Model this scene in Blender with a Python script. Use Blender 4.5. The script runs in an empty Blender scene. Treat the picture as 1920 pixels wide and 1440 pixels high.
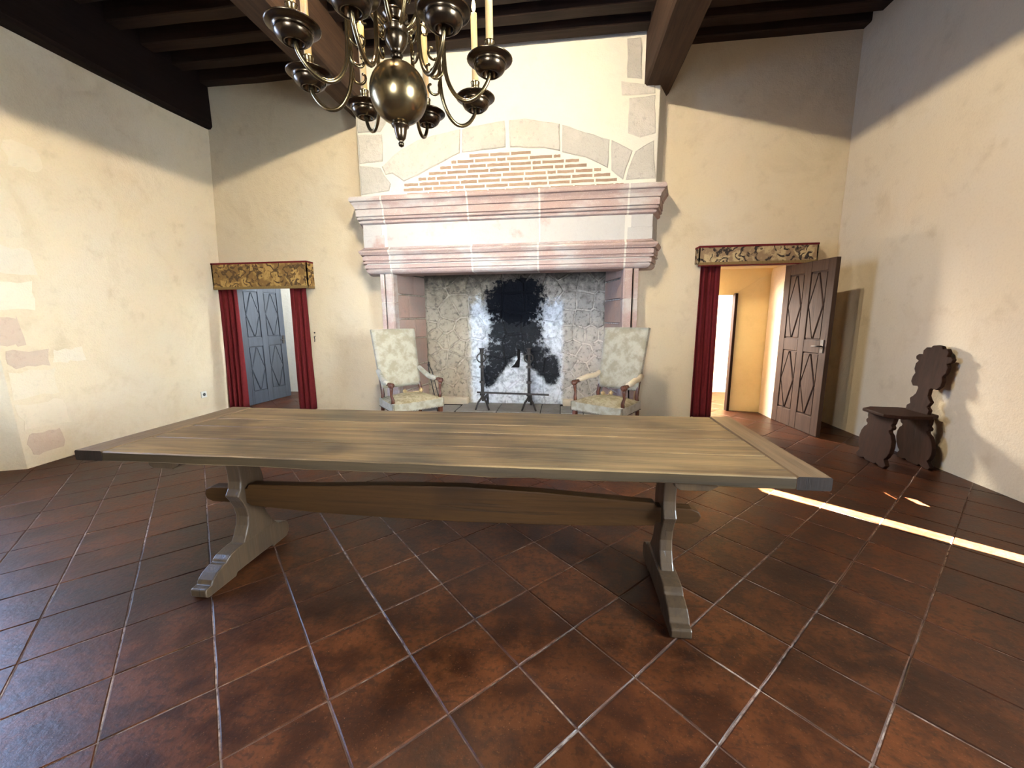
import bpy, bmesh, math, random
from mathutils import Vector, Matrix
random.seed(7)
S = bpy.context.scene
COL = S.collection
PI = math.pi
sin, cos = math.sin, math.cos

# ------------------------------------------------------------------ camera, world, lights, exposure
CAM_H, F = 1.35, 750.0
YAW, PITCH, ROLL = 0.12501577, -0.16598687, -0.00934618
_f = Vector((-sin(YAW)*cos(PITCH), cos(YAW)*cos(PITCH), sin(PITCH)))
_r0 = Vector((cos(YAW), sin(YAW), 0)); _u0 = _r0.cross(_f)
_r = cos(ROLL)*_r0 + sin(ROLL)*_u0
_u = -sin(ROLL)*_r0 + cos(ROLL)*_u0
cam_d = bpy.data.cameras.new('camera'); cam = bpy.data.objects.new('camera', cam_d); COL.objects.link(cam)
cam_d.sensor_width = 36; cam_d.lens = F/1920*36; cam_d.clip_start = .05
cam.matrix_world = Matrix(((_r.x, _u.x, -_f.x, 0), (_r.y, _u.y, -_f.y, 0), (_r.z, _u.z, -_f.z, CAM_H), (0, 0, 0, 1)))
S.camera = cam
S.view_settings.view_transform = 'Standard'; S.view_settings.look = 'None'
S.view_settings.gamma = 1; S.view_settings.use_curve_mapping = False
S.view_settings.exposure = 0.0
S.cycles.max_bounces = 8; S.cycles.diffuse_bounces = 6
S.cycles.sample_clamp_indirect = 6

W = bpy.data.worlds.new('sky'); S.world = W; W.use_nodes = True
W.node_tree.nodes['Background'].inputs[0].default_value = (.5, .66, 1, 1)
W.node_tree.nodes['Background'].inputs[1].default_value = 1.5

def light(name, kind, loc, energy, color, target=None, **kw):
    d = bpy.data.lights.new(name, kind); d.energy = energy; d.color = color
    for k, v in kw.items(): setattr(d, k, v)
    o = bpy.data.objects.new(name, d); COL.objects.link(o); o.location = loc
    if target is not None:
        o.rotation_euler = (Vector(target)-Vector(loc)).to_track_quat('-Z', 'Y').to_euler()
    return o
WARM = (1, .86, .63); COOL = (.80, .90, 1)
LAMPS = [(-.90, 1.70, 4.42), (-.88, 2.25, 4.42)]
for p in LAMPS:
    light('ceiling_lamp_light', 'POINT', p, 350, WARM, shadow_soft_size=.05)
light('mantel_spot_light', 'SPOT', (-.62, 1.35, 4.38), 230, (.90, .96, 1), (-1.20, 5.15, 2.62), spot_size=math.radians(34), spot_blend=1, shadow_soft_size=.04)
light('left_window_daylight', 'AREA', (-5.27, 2.0, 2.0), 120, (.42, .60, 1), (0, 2.2, .5), shape='RECTANGLE', size=1.1, size_y=2.2, spread=math.radians(120))
light('right_window_daylight', 'AREA', (3.28, .25, 1.75), 165, (.76, .90, 1), (-5, 2.8, .3), shape='RECTANGLE', size=1.2, size_y=1.7, spread=math.radians(80))
light('front_window_daylight', 'AREA', (-.75, -2.93, 1.75), 48, COOL, (-.75, 5.5, 1.35), shape='RECTANGLE', size=1.2, size_y=1.8, spread=math.radians(48))
SUN_D = Vector((-.766, .643, -.80)).normalized()
sun = light('sun', 'SUN', (6, 0, 6), 850, (1, .96, .90), angle=math.radians(.5))
sun.rotation_euler = SUN_D.to_track_quat('-Z', 'Y').to_euler()
light('left_room_daylight', 'AREA', (-3.1, 6.35, 2.2), 105, (.85, .94, 1), (-5.2, 6.4, 1.0), shape='RECTANGLE', size=.8, size_y=1.2)
light('passage_daylight', 'AREA', (1.3, 6.75, 1.6), 700, (1, .97, .9), (2.5, 7.0, .3), shape='RECTANGLE', size=.7, size_y=1.2)
light('passage_lamp', 'POINT', (1.95, 5.7, 1.35), 4.0, (1, .82, .5), shadow_soft_size=.08)

# ------------------------------------------------------------------ node helpers
class NT:
    def __init__(s, name):
        s.m = bpy.data.materials.new(name); s.m.use_nodes = True
        s.t = s.m.node_tree; s.b = s.t.nodes['Principled BSDF']
    def n(s, typ, **kw):
        nd = s.t.nodes.new(typ)
        for k, v in kw.items(): setattr(nd, k, v)
        return nd
    def put(s, sock, v):
        if hasattr(v, 'is_output') or isinstance(v, bpy.types.NodeSocket): s.t.links.new(v, sock)
        else:
            if isinstance(v, tuple) and len(v) == 3 and sock.type == 'RGBA': v = v+(1,)
            sock.default_value = v
    def coord(s, kind='Object'): return s.n('ShaderNodeTexCoord').outputs[kind]
    def pos(s): return s.n('ShaderNodeNewGeometry').outputs['Position']
    def rnd(s):
        a = s.n('ShaderNodeObjectInfo').outputs['Random']; b = s.n('ShaderNodeNewGeometry').outputs['Random Per Island']
        return s.math('FRACT', s.math('ADD', a, b))
    def math(s, op, a, b=None, c=None, clamp=False):
        nd = s.n('ShaderNodeMath', operation=op, use_clamp=clamp)
        s.put(nd.inputs[0], a)
        if b is not None: s.put(nd.inputs[1], b)
        if c is not None: s.put(nd.inputs[2], c)
        return nd.outputs[0]
    def vmath(s, op, a, b):
        nd = s.n('ShaderNodeVectorMath', operation=op); s.put(nd.inputs[0], a); s.put(nd.inputs[1], b); return nd.outputs[0]
    def scale(s, v, sc): return s.vmath('MULTIPLY', v, sc)
    def jitter(s, v, amt=37.0):
        c = s.n('ShaderNodeCombineXYZ'); r = s.rnd()
        for i, k in enumerate((1, 1.7, .6)): s.put(c.inputs[i], s.math('MULTIPLY', r, amt*k))
        return s.vmath('ADD', v, c.outputs[0])
    def noise(s, v, scale=5, detail=4, rough=.55, dist=0):
        nd = s.n('ShaderNodeTexNoise'); s.put(nd.inputs['Vector'], v)
        nd.inputs['Scale'].default_value = scale; nd.inputs['Detail'].default_value = detail
        nd.inputs['Roughness'].default_value = rough; nd.inputs['Distortion'].default_value = dist
        return nd.outputs[0]
    def voro(s, v, scale=5, feature='F1', out='Distance'):
        nd = s.n('ShaderNodeTexVoronoi', feature=feature); s.put(nd.inputs['Vector'], v); nd.inputs['Scale'].default_value = scale
        return nd.outputs[out]
    def wave(s, v, scale=5, dist=2, detail=2, bands='X'):
        nd = s.n('ShaderNodeTexWave', bands_direction=bands); s.put(nd.inputs['Vector'], v)
        nd.inputs['Scale'].default_value = scale; nd.inputs['Distortion'].default_value = dist; nd.inputs['Detail'].default_value = detail
        return nd.outputs['Fac'] if 'Fac' in nd.outputs else nd.outputs[1]
    def ss(s, v, a, b):
        nd = s.n('ShaderNodeMapRange', interpolation_type='SMOOTHSTEP'); s.put(nd.inputs[0], v)
        s.put(nd.inputs[1], a); s.put(nd.inputs[2], b); return nd.outputs[0]
    def ramp(s, fac, stops):
        nd = s.n('ShaderNodeValToRGB'); s.put(nd.inputs[0], fac); e = nd.color_ramp.elements
        while len(e) < len(stops): e.new(.5)
        for el, (p, c) in zip(e, stops): el.position = p; el.color = tuple(c)+(1,) if len(c) == 3 else c
        return nd.outputs[0]
    def mix(s, fac, a, b, mode='MIX'):
        nd = s.n('ShaderNodeMix', data_type='RGBA', blend_type=mode)
        s.put(nd.inputs[0], fac); s.put(nd.inputs[6], a); s.put(nd.inputs[7], b); return nd.outputs[2]
    def xyz(s, v):
        nd = s.n('ShaderNodeSeparateXYZ'); s.put(nd.inputs[0], v); return nd.outputs
    def bump(s, h, strength=.4, dist=.01, normal=None):
        nd = s.n('ShaderNodeBump'); s.put(nd.inputs['Height'], h); nd.inputs['Strength'].default_value = strength
        nd.inputs['Distance'].default_value = dist
        if normal is not None: s.put(nd.inputs['Normal'], normal)
        s.t.links.new(nd.outputs[0], s.b.inputs['Normal']); return nd.outputs[0]
    def done(s, color, rough=.6, metal=0, spec=None):
        s.put(s.b.inputs['Base Color'], color); s.put(s.b.inputs['Roughness'], rough); s.put(s.b.inputs['Metallic'], metal)
        if spec is not None: s.b.inputs['Specular IOR Level'].default_value = spec
        return s.m

def plaster(name, base, tint, dark):
    t = NT(name); p = t.pos()
    big = t.noise(p, .9, 4, .6); mid = t.noise(p, 4, 5, .6); fine = t.noise(p, 60, 3, .6)
    blot = t.noise(p, 1.7, 5, .68, .6)
    c = t.mix(t.ss(big, .38, .66), base, tint)
    c = t.mix(t.math('MULTIPLY', t.ss(blot, .50, .72), .55), c, tuple(q*.5+r*.5 for q, r in zip(base, dark)))
    c = t.mix(t.math('MULTIPLY', t.ss(mid, .54, .76), .5), c, dark)
    c = t.mix(t.math('MULTIPLY', t.ss(fine, .45, .75), .18), c, dark)
    t.bump(t.math('ADD', t.math('MULTIPLY', mid, 1.0), t.math('MULTIPLY', fine, .22)), .5, .03)
    return t.done(c, .92, 0, .15)

def stone(name, a, b, c3, pits=1.0, scale=1.0, rough=.9):
    t = NT(name); p = t.jitter(t.pos(), 11)
    n1 = t.noise(p, 3*scale, 5, .6); n2 = t.noise(p, 16*scale, 5, .65); n3 = t.noise(p, 70*scale, 3, .6)
    c = t.mix(t.ss(n1, .35, .65), a, b)
    c = t.mix(t.math('MULTIPLY', t.ss(n2, .52, .78), .7), c, c3)
    v = t.mix(t.rnd(), (.86, .86, .86), (1.08, 1.06, 1.04))
    c = t.mix(1, c, v, 'MULTIPLY')
    t.bump(t.math('ADD', t.math('MULTIPLY', n2, 1.0), t.math('MULTIPLY', n3, .35)), .55*pits, .02)
    return t.done(c, rough, 0, .2)

def wood(name, a, b, dark, axis=0, rough=.5, fine=1.0, spec=.4, stain=.0):
    t = NT(name); v = t.jitter(t.coord('Object'), 9)
    st = [9, 9, 9]; st[axis] = .55
    g = t.noise(t.scale(v, tuple(x*fine for x in st)), 2.2, 6, .65, .6)
    st2 = [70, 70, 70]; st2[axis] = 2.0
    g2 = t.noise(t.scale(v, tuple(st2)), 1.0, 3, .6)
    sp = t.noise(v, 2.2, 3, .6)
    c = t.mix(t.ss(g, .32, .68), a, b)
    c = t.mix(t.math('MULTIPLY', t.ss(g2, .5, .75), .5), c, dark)
    c = t.mix(t.math('MULTIPLY', t.ss(sp, .52, .75), .45+stain), c, dark)
    st3 = [26, 26, 26]; st3[axis] = .8
    g3 = t.noise(t.scale(v, tuple(st3)), 1.0, 5, .7, .8)
    c = t.mix(t.math('MULTIPLY', t.ss(g3, .60, .72), .75), c, tuple(q*.55 for q in dark))
    t.bump(t.math('SUBTRACT', t.math('ADD', g2, t.math('MULTIPLY', g, .7)), t.ss(g3, .60, .72)), .3, .004)
    r = t.math('ADD', rough-.08, t.math('MULTIPLY', g, .16))
    return t.done(c, r, 0, spec)

def metal(name, a, b, rough=.3, scale=6):
    t = NT(name); v = t.coord('Object'); n = t.noise(v, scale, 5, .6)
    return t.done(t.mix(t.ss(n, .35, .65), a, b), t.math('ADD', rough, t.math('MULTIPLY', n, .12)), .95)

def plain(name, c, rough=.6, spec=.3):
    t = NT(name); n = t.noise(t.pos(), 40, 3)
    return t.done(t.mix(n, tuple(x*.85 for x in c), tuple(min(1, x*1.12) for x in c)), rough, 0, spec)

M = {}
M['plaster'] = plaster('lime_plaster', (.72, .60, .42), (.70, .60, .45), (.53, .42, .28))
M['plaster_dim'] = plaster('low_bounce_plaster', (.42, .37, .29), (.40, .36, .29), (.30, .26, .20))  # darkened so the unseen front wall bounces less light
M['plaster_breast'] = plaster('pale_lime_plaster', (.78, .73, .62), (.80, .74, .60), (.66, .60, .50))
M['plaster_ochre'] = plaster('ochre_plaster', (.80, .60, .28), (.76, .55, .25), (.68, .48, .22))
M['plaster_white'] = plaster('white_plaster', (.82, .82, .80), (.80, .80, .78), (.7, .7, .7))
M['stone'] = stone('limestone', (.66, .61, .53), (.60, .56, .48), (.42, .39, .34), 1.8)
M['wall_stone'] = stone('wall_stone', (.73, .63, .48), (.70, .61, .46), (.60, .51, .39), .8)
M['wall_stone_red'] = stone('red_wall_stone', (.66, .52, .40), (.62, .48, .37), (.50, .36, .28), .9)
M['wall_stone_grey'] = stone('grey_wall_stone', (.75, .66, .52), (.72, .64, .51), (.66, .58, .46), .8)
# pink and cream worn sandstone of the mantel
t = NT('pink_sandstone'); p = t.jitter(t.pos(), 5)
n1 = t.noise(t.scale(p, (1, 1, 2.2)), 1.5, 5, .62); n2 = t.noise(p, 14, 5, .65); n3 = t.noise(p, 80, 3)
c = t.mix(t.ss(n1, .44, .62), (.46, .33, .285), (.56, .50, .455))
c = t.mix(t.math('MULTIPLY', t.ss(n2, .5, .72), .6), c, (.50, .37, .32))
c = t.mix(t.math('MULTIPLY', t.ss(n3, .56, .75), .4), c, (.78, .72, .68))
t.bump(t.math('ADD', n2, t.math('MULTIPLY', n3, .4)), .5, .012); M['pink'] = t.done(c, .88, 0, .2)
t = NT('pale_frieze_stone'); p = t.jitter(t.pos(), 5)
n1 = t.noise(p, 2.2, 5, .62); n2 = t.noise(p, 14, 5, .65); n3 = t.noise(p, 80, 3)
c = t.mix(t.ss(n1, .60, .74), (.55, .52, .48), (.47, .31, .26))
c = t.mix(t.math('MULTIPLY', t.ss(n2, .5, .72), .5), c, (.52, .47, .44))
t.bump(t.math('ADD', n2, t.math('MULTIPLY', n3, .4)), .6, .014); M['frieze'] = t.done(c, .88, 0, .2)
M['mortar'] = plaster('pale_mortar', (.74, .69, .61), (.70, .66, .58), (.6, .55, .48))
M['brick'] = stone('thin_brick', (.42, .29, .20), (.37, .25, .17), (.50, .39, .29), .8, 2)
# firebox stone: grey rubble, limewashed strip behind the fire with daylight painted in, soot
def firebox_mat(name, a, b, seamed):
    t = NT(name); P = t.pos(); x, y, z = t.xyz(P)[0], t.xyz(P)[1], t.xyz(P)[2]
    p = t.jitter(P, 6)
    n1 = t.noise(p, 4, 5, .6); n2 = t.noise(p, 18, 5, .65); n3 = t.noise(P, 2.3, 4, .6); n4 = t.noise(P, 9, 4, .65)
    c = t.mix(t.ss(n1, .35, .65), a, b)
    c = t.mix(t.ss(x, -1.7, .2), t.mix(.5, c, (.42, .33, .20)), c)  # left stones yellower: stone tone plus warm light put into colour
    c = t.mix(t.math('MULTIPLY', t.ss(n2, .48, .7), .75), c, (.10, .09, .08))
    dn = t.math('SUBTRACT', n3, .5); dm = t.math('SUBTRACT', n4, .5)
    # limewash strip, partly cool daylight put into the colour
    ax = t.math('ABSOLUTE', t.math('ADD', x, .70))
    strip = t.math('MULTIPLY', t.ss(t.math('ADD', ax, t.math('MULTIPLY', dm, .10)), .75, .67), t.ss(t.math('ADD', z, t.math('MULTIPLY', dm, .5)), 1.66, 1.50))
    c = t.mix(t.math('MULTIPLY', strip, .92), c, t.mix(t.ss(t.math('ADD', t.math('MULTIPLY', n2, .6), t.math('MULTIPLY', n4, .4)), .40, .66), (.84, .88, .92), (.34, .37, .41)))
    # soot: upper flue patch, waist, lower cheeks
    def ell(cx, cz, rx, rz):
        dx = t.math('DIVIDE', t.math('ADD', x, -cx), rx); dz = t.math('DIVIDE', t.math('ADD', z, -cz), rz)
        q = t.math('ADD', t.math('POWER', t.math('ABSOLUTE', dx), 3.0), t.math('POWER', t.math('ABSOLUTE', dz), 3.0))
        q = t.math('ADD', q, t.math('ADD', t.math('MULTIPLY', dn, 1.7), t.math('ADD', t.math('MULTIPLY', dm, 1.8), t.math('MULTIPLY', t.math('SUBTRACT', n2, .5), 2.2))))
        return t.ss(q, 1.35, .55)
    s1 = ell(-.70, 1.58, .47, .36); s2 = ell(-.70, 1.12, .42, .22); s3 = ell(-.70, .72, .52, .30); s4 = ell(-.22, .55, .20, .24); s5 = ell(-1.10, .45, .15, .20)
    low = t.math('MAXIMUM', t.math('MAXIMUM', s3, s4), s5)
    tri = t.math('ADD', t.math('ABSOLUTE', t.math('ADD', x, .64)), t.math('ADD', t.math('MULTIPLY', t.math('ADD', z, -.75), .85), t.math('MULTIPLY', dm, .25)))
    low = t.math('MULTIPLY', low, t.ss(tri, -.02, .10))
    soot = t.math('MAXIMUM', t.math('MAXIMUM', s1, t.math('MULTIPLY', s2, .98)), t.math('MULTIPLY', low, .98))
    top = t.math('MULTIPLY', t.ss(t.math('ADD', z, t.math('MULTIPLY', dm, .7)), 1.5, 2.0), .8)
    soot = t.math('MAXIMUM', soot, top)
    c = t.mix(soot, c, t.mix(t.math('MULTIPLY', t.ss(n2, .52, .68), t.ss(z, 1.35, .9)), (.004, .005, .008), (.070, .078, .090)))
    t.bump(n2, .7, .03)
    return t.done(c, .9, 0, .15)
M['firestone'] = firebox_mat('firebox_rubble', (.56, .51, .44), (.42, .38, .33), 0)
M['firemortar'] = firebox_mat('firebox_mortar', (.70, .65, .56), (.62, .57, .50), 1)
M['fireside'] = stone('firebox_side_stone', (.44, .30, .25), (.40, .30, .26), (.30, .24, .22), .9)
M['soot'] = plain('soot', (.012, .011, .011), .95, .05)
M['hearth'] = stone('hearth_slab', (.30, .29, .28), (.24, .23, .22), (.16, .15, .15), .7)
# terracotta tiles
t = NT('terracotta'); P = t.pos(); p = t.jitter(P, 13)
n1 = t.noise(p, 5.5, 6, .68); n2 = t.noise(P, 1.1, 4, .6); n3 = t.noise(p, 45, 4, .6); n4 = t.noise(p, 150, 2)
n5 = t.noise(t.scale(p, (1, 3.2, 1)), 7, 5, .7, .8); n6 = t.noise(p, 95, 2)
c = t.mix(t.ss(n1, .38, .62), (0.0248, 0.0069, 0.0024), (0.0732, 0.0215, 0.0058))
c = t.mix(t.math('MULTIPLY', t.ss(n3, .48, .66), .65), c, (0.0149, 0.0047, 0.0022))
c = t.mix(t.math('MULTIPLY', t.ss(n5, .54, .68), .70), c, (0.0124, 0.0044, 0.0025))
c = t.mix(t.math('MULTIPLY', t.ss(n2, .48, .68), .45), c, (0.0211, 0.0069, 0.0041))
c = t.mix(t.math('MULTIPLY', t.ss(n6, .64, .72), .40), c, (0.1240, 0.0523, 0.0216))
c = t.mix(t.math('MULTIPLY', t.ss(n4, .68, .76), .6), c, (0.1860, 0.0935, 0.0480))
c = t.mix(1, c, t.mix(t.rnd(), (.78, .76, .76), (1.15, 1.12, 1.08)), 'MULTIPLY')
t.bump(t.math('ADD', n1, t.math('MULTIPLY', n3, .5)), .22, .010)
M['tile'] = t.done(c, t.math('ADD', .26, t.math('MULTIPLY', n1, .28)), 0, .26)
t = NT('grout'); p = t.pos(); n = t.noise(p, 1.6, 4, .65); n2 = t.noise(p, 30, 3)
M['grout'] = t.done(t.mix(t.math('MULTIPLY', t.ss(n, .42, .62), t.ss(n2, .3, .6)), (.075, .045, .035), (.36, .29, .25)), .9, 0, .1)
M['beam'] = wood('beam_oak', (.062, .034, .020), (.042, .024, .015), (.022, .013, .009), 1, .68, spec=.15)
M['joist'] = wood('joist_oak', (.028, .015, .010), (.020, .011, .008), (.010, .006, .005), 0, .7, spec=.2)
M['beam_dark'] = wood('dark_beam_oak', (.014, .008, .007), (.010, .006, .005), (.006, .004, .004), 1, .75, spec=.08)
M['board'] = wood('ceiling_board', (.030, .018, .013), (.022, .014, .010), (.012, .008, .006), 1, .8, spec=.1)
M['table'] = wood('table_top_oak', (.185, .124, .058), (.076, .047, .024), (.026, .016, .011), 0, .40, 1.0, .25, .30)
M['table_y'] = wood('breadboard_oak', (.125, .080, .042), (.080, .050, .027), (.032, .020, .014), 1, .38, 1.0, .45)
M['table_edge'] = wood('table_edge_oak', (.042, .026, .012), (.028, .018, .009), (.014, .009, .006), 0, .55, 1.0, .15)
M['endgrain'] = wood('end_grain', (.020, .012, .009), (.014, .009, .007), (.008, .006, .005), 2, .6, 1.0, .12)
M['leg'] = wood('trestle_oak', (.062, .038, .020), (.042, .026, .015), (.020, .013, .010), 2, .34, 1.0, .4)
M['rail'] = wood('stretcher_oak', (.042, .018, .005), (.027, .012, .004), (.012, .006, .003), 0, .55, 1.0, .1)
M['door'] = wood('dark_door_wood', (.060, .036, .026), (.046, .028, .021), (.024, .015, .011), 2, .66, 1.0, .10)
M['door_daylit'] = wood('daylit_door_wood', (.050, .058, .074), (.038, .044, .058), (.024, .026, .032), 2, .50, 1.0, .3)  # slate-brown wood with the blue of cool daylight mixed in
M['carved'] = wood('carved_walnut', (.030, .013, .008), (.021, .010, .006), (.010, .006, .004), 2, .7, 1.0, .08)
M['mahogany'] = wood('polished_walnut', (.13, .045, .025), (.085, .030, .018), (.035, .014, .010), 2, .25, 1.0, .5)
M['brass'] = metal('aged_brass', (.22, .160, .080), (.14, .100, .050), .18, 3)
M['bronze'] = metal('dark_bronze', (.095, .068, .042), (.060, .042, .028), .18, 3)
M['iron'] = metal('wrought_iron', (.050, .046, .044), (.085, .075, .07), .5)
M['wax'] = plain('candle_wax', (.74, .47, .20), .5); M['wax'].node_tree.nodes['Principled BSDF'].inputs['Subsurface Weight'].default_value = .6; M['wax'].node_tree.nodes['Principled BSDF'].inputs['Subsurface Radius'].default_value = (.05, .03, .01)
M['white'] = plain('white_plastic', (.75, .73, .68), .4)
t = NT('flame'); t.b.inputs['Emission Color'].default_value = (1, .62, .22, 1); t.b.inputs['Emission Strength'].default_value = 14; M['flame'] = t.done((1, .7, .3), .5)
# red velvet
t = NT('red_curtain'); v = t.coord('Object'); n = t.noise(v, 30, 3); n2 = t.noise(t.scale(v, (1, 1, .2)), 4, 3)
t.b.inputs['Sheen Weight'].default_value = .06; t.b.inputs['Sheen Tint'].default_value = (.9, .3, .3, 1)
M['red'] = t.done(t.mix(t.math('MULTIPLY', t.math('ADD', n, n2), .5), (.065, .007, .009), (.175, .020, .023)), .85, 0, .1)
# tapestry: scrolling foliage in ochres and browns
def tapestry(name, bg, mid, dk):
    t = NT(name); v = t.coord('Object'); v = t.vmath('ADD', v, (3.1, 0, 1.7))
    nv = t.n('ShaderNodeTexNoise'); t.put(nv.inputs['Vector'], v); nv.inputs['Scale'].default_value = 7; nv.inputs['Detail'].default_value = 2
    w = t.vmath('ADD', v, t.scale(nv.outputs['Color'], (.30, .30, .30)))
    d = t.voro(t.scale(w, (1, .01, 1)), 6.5)
    rings = t.math('SINE', t.math('MULTIPLY', d, 15)); n = t.noise(w, 26, 4, .6); n0 = t.noise(v, 9, 3)
    c = t.mix(t.ss(n0, .42, .56), bg, mid)
    c = t.mix(t.math('MULTIPLY', t.ss(rings, .15, .6), t.ss(t.noise(v, 14, 3), .34, .46)), c, dk)
    c = t.mix(t.math('MULTIPLY', t.ss(n, .5, .68), .75), c, mid)
    t.bump(n, .3, .004); return t.done(c, .9, 0, .1)
M['tapestry_l'] = tapestry('ochre_tapestry', (.44, .28, .10), (.22, .13, .05), (.09, .055, .03))
M['tapestry_r'] = tapestry('beige_tapestry', (.50, .38, .21), (.28, .19, .11), (.035, .028, .025))
t = NT('tapestry_edge'); v = t.coord('Object'); M['fringe'] = t.done(t.mix(t.wave(v, 30, 1, 1), (.30, .20, .08), (.14, .09, .04)), .9, 0, .1)
# worn velvet of the armchairs
t = NT('worn_velvet'); v = t.coord('Object'); n = t.noise(v, 9, 5, .65); n2 = t.noise(v, 45, 4, .6)
c = t.mix(t.ss(n, .4, .62), (.42, .39, .31), (.31, .28, .20)); c = t.mix(t.math('MULTIPLY', t.ss(n2, .55, .75), .5), c, (.30, .25, .16))
t.bump(n2, .25, .004); t.b.inputs['Sheen Weight'].default_value = .3
M['velvet'] = t.done(c, .8, 0, .15)
t = NT('bald_velvet'); v = t.coord('Object'); n = t.noise(v, 14, 5, .7, .5); n2 = t.noise(v, 60, 3)
c = t.mix(t.ss(n, .42, .60), (.44, .38, .26), (.24, .20, .11)); c = t.mix(t.math('MULTIPLY', n2, .4), c, (.42, .34, .22))
t.bump(n, .4, .006); M['bald'] = t.done(c, .8, 0, .15)
M['pad'] = plain('arm_pad_cloth', (.66, .56, .40), .8)
M['straw'] = plain('dry_straw', (.50, .36, .18), .9)
M['stud'] = metal('stud', (.10, .075, .05), (.16, .12, .08), .35)
M['lead'] = plain('painted_iron', (.08, .08, .08), .5)

# ------------------------------------------------------------------ mesh helpers
class MB:
    def __init__(s): s.v = []; s.f = []; s.sm = []
    def add(s, vs, fs, smooth=False):
        b = len(s.v); s.v += [tuple(q) for q in vs]
        for f in fs: s.f.append([b+i for i in f]); s.sm.append(smooth)
        return s
    def box(s, x0, x1, y0, y1, z0, z1):
        return s.add([(x, y, z) for x in (x0, x1) for y in (y0, y1) for z in (z0, z1)],
                     [(0, 1, 3, 2), (4, 6, 7, 5), (0, 4, 5, 1), (2, 3, 7, 6), (0, 2, 6, 4), (1, 5, 7, 3)])
    def hexa(s, lo, hi):     # two loops of points joined
        n = len(lo); return s.add(list(lo)+list(hi), [tuple(range(n))[::-1], tuple(range(n, 2*n))]+[(i, (i+1) % n, n+(i+1) % n, n+i) for i in range(n)])
    def prism(s, poly, axis, a, b, inset=0):
        def P(u, w, d):
            return {'x': (d, u, w), 'y': (u, d, w), 'z': (u, w, d)}[axis]
        return s.hexa([P(u, w, a) for u, w in poly], [P(u, w, b) for u, w in poly])
    def chip(s, poly, axis, back, front, inset=.006, rise=.5):   # convex slab with chamfered front
        cx = sum(p[0] for p in poly)/len(poly); cy = sum(p[1] for p in poly)/len(poly)
        def P(u, w, d): return {'x': (d, u, w), 'y': (u, d, w), 'z': (u, w, d)}[axis]
        ins = []
        for u, w in poly:
            L = math.hypot(u-cx, w-cy) or 1; k = max(.3, 1-inset/L); ins.append((cx+(u-cx)*k, cy+(w-cy)*k))
        n = len(poly); midd = front+(back-front)*(1-rise)
        a = [P(u, w, back) for u, w in poly]; m = [P(u, w, midd) for u, w in poly]; f = [P(u, w, front) for u, w in ins]
        fs = [(i, (i+1) % n, n+(i+1) % n, n+i) for i in range(n)]+[(n+i, n+(i+1) % n, 2*n+(i+1) % n, 2*n+i) for i in range(n)]
        return s.add(a+m+f, fs+[tuple(range(2*n, 3*n)), tuple(range(n))[::-1]])
    def lathe(s, prof, c=(0, 0, 0), n=20, smooth=True):
        vs = []; fs = []; m = len(prof)
        for i in range(n):
            a = 2*PI*i/n
            for r, z in prof: vs.append((c[0]+r*cos(a), c[1]+r*sin(a), c[2]+z))
        for i in range(n):
            j = (i+1) % n
            for k in range(m-1): fs.append((i*m+k, j*m+k, j*m+k+1, i*m+k+1))
        s.add(vs, fs, smooth)
        b = len(s.v)-len(vs)
        for k in (0, m-1):
            if prof[k][0] > 1e-4:
                s.f.append([b+i*m+k for i in range(n)][::(1 if k else -1)]); s.sm.append(False)
        return s
    def tube(s, path, rad, n=8, smooth=True, flat=1.0):
        path = [Vector(p) for p in path]; m = len(path)
        if not hasattr(rad, '__len__'): rad = [rad]*m
        vs = []; fs = []; ref = None
        for i, p in enumerate(path):
            tan = (path[min(i+1, m-1)]-path[max(i-1, 0)]).normalized()
            if ref is None:
                ref = Vector((0, 0, 1)) if abs(tan.z) < .9 else Vector((1, 0, 0))
            u = tan.cross(ref)
            if u.length < 1e-5: u = tan.orthogonal()
            u.normalize(); w = tan.cross(u).normalized(); ref = -w if False else ref
            # parallel transport
            ref = (ref-tan*ref.dot(tan)).normalized() if (ref-tan*ref.dot(tan)).length > 1e-5 else w
            u = tan.cross(ref).normalized()
            for k in range(n):
                a = 2*PI*k/n; vs.append(p+(u*cos(a)*flat+ref*sin(a))*rad[i])
        for i in range(m-1):
            for k in range(n): fs.append((i*n+k, i*n+(k+1) % n, (i+1)*n+(k+1) % n, (i+1)*n+k))
        s.add(vs, fs, smooth)
        b = len(s.v)-len(vs)
        s.f += [[b+k for k in range(n)][::-1], [b+(m-1)*n+k for k in range(n)]]; s.sm += [False, False]
        return s
    def ball(s, c, rx, ry=None, rz=None, n=14, m=9):
        ry = ry or rx; rz = rz or rx; vs = [(c[0], c[1], c[2]-rz)]
        for j in range(1, m):
            a = -PI/2+PI*j/m
            for i in range(n): vs.append((c[0]+rx*cos(a)*cos(2*PI*i/n), c[1]+ry*cos(a)*sin(2*PI*i/n), c[2]+rz*sin(a)))
        vs.append((c[0], c[1], c[2]+rz)); L = len(vs)-1; fs = []
        for i in range(n):
            fs.append((0, 1+(i+1) % n, 1+i)); fs.append((L, L-n+i, L-n+(i+1) % n))
            for j in range(m-2): fs.append((1+j*n+i, 1+j*n+(i+1) % n, 1+(j+1)*n+(i+1) % n, 1+(j+1)*n+i))
        return s.add(vs, fs, True)
    def grid(s, fn, nu, nv, smooth=True):
        vs = [fn(i/nu, j/nv) for i in range(nu+1) for j in range(nv+1)]
        return s.add(vs, [(i*(nv+1)+j, (i+1)*(nv+1)+j, (i+1)*(nv+1)+j+1, i*(nv+1)+j+1) for i in range(nu) for j in range(nv)], smooth)
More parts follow.
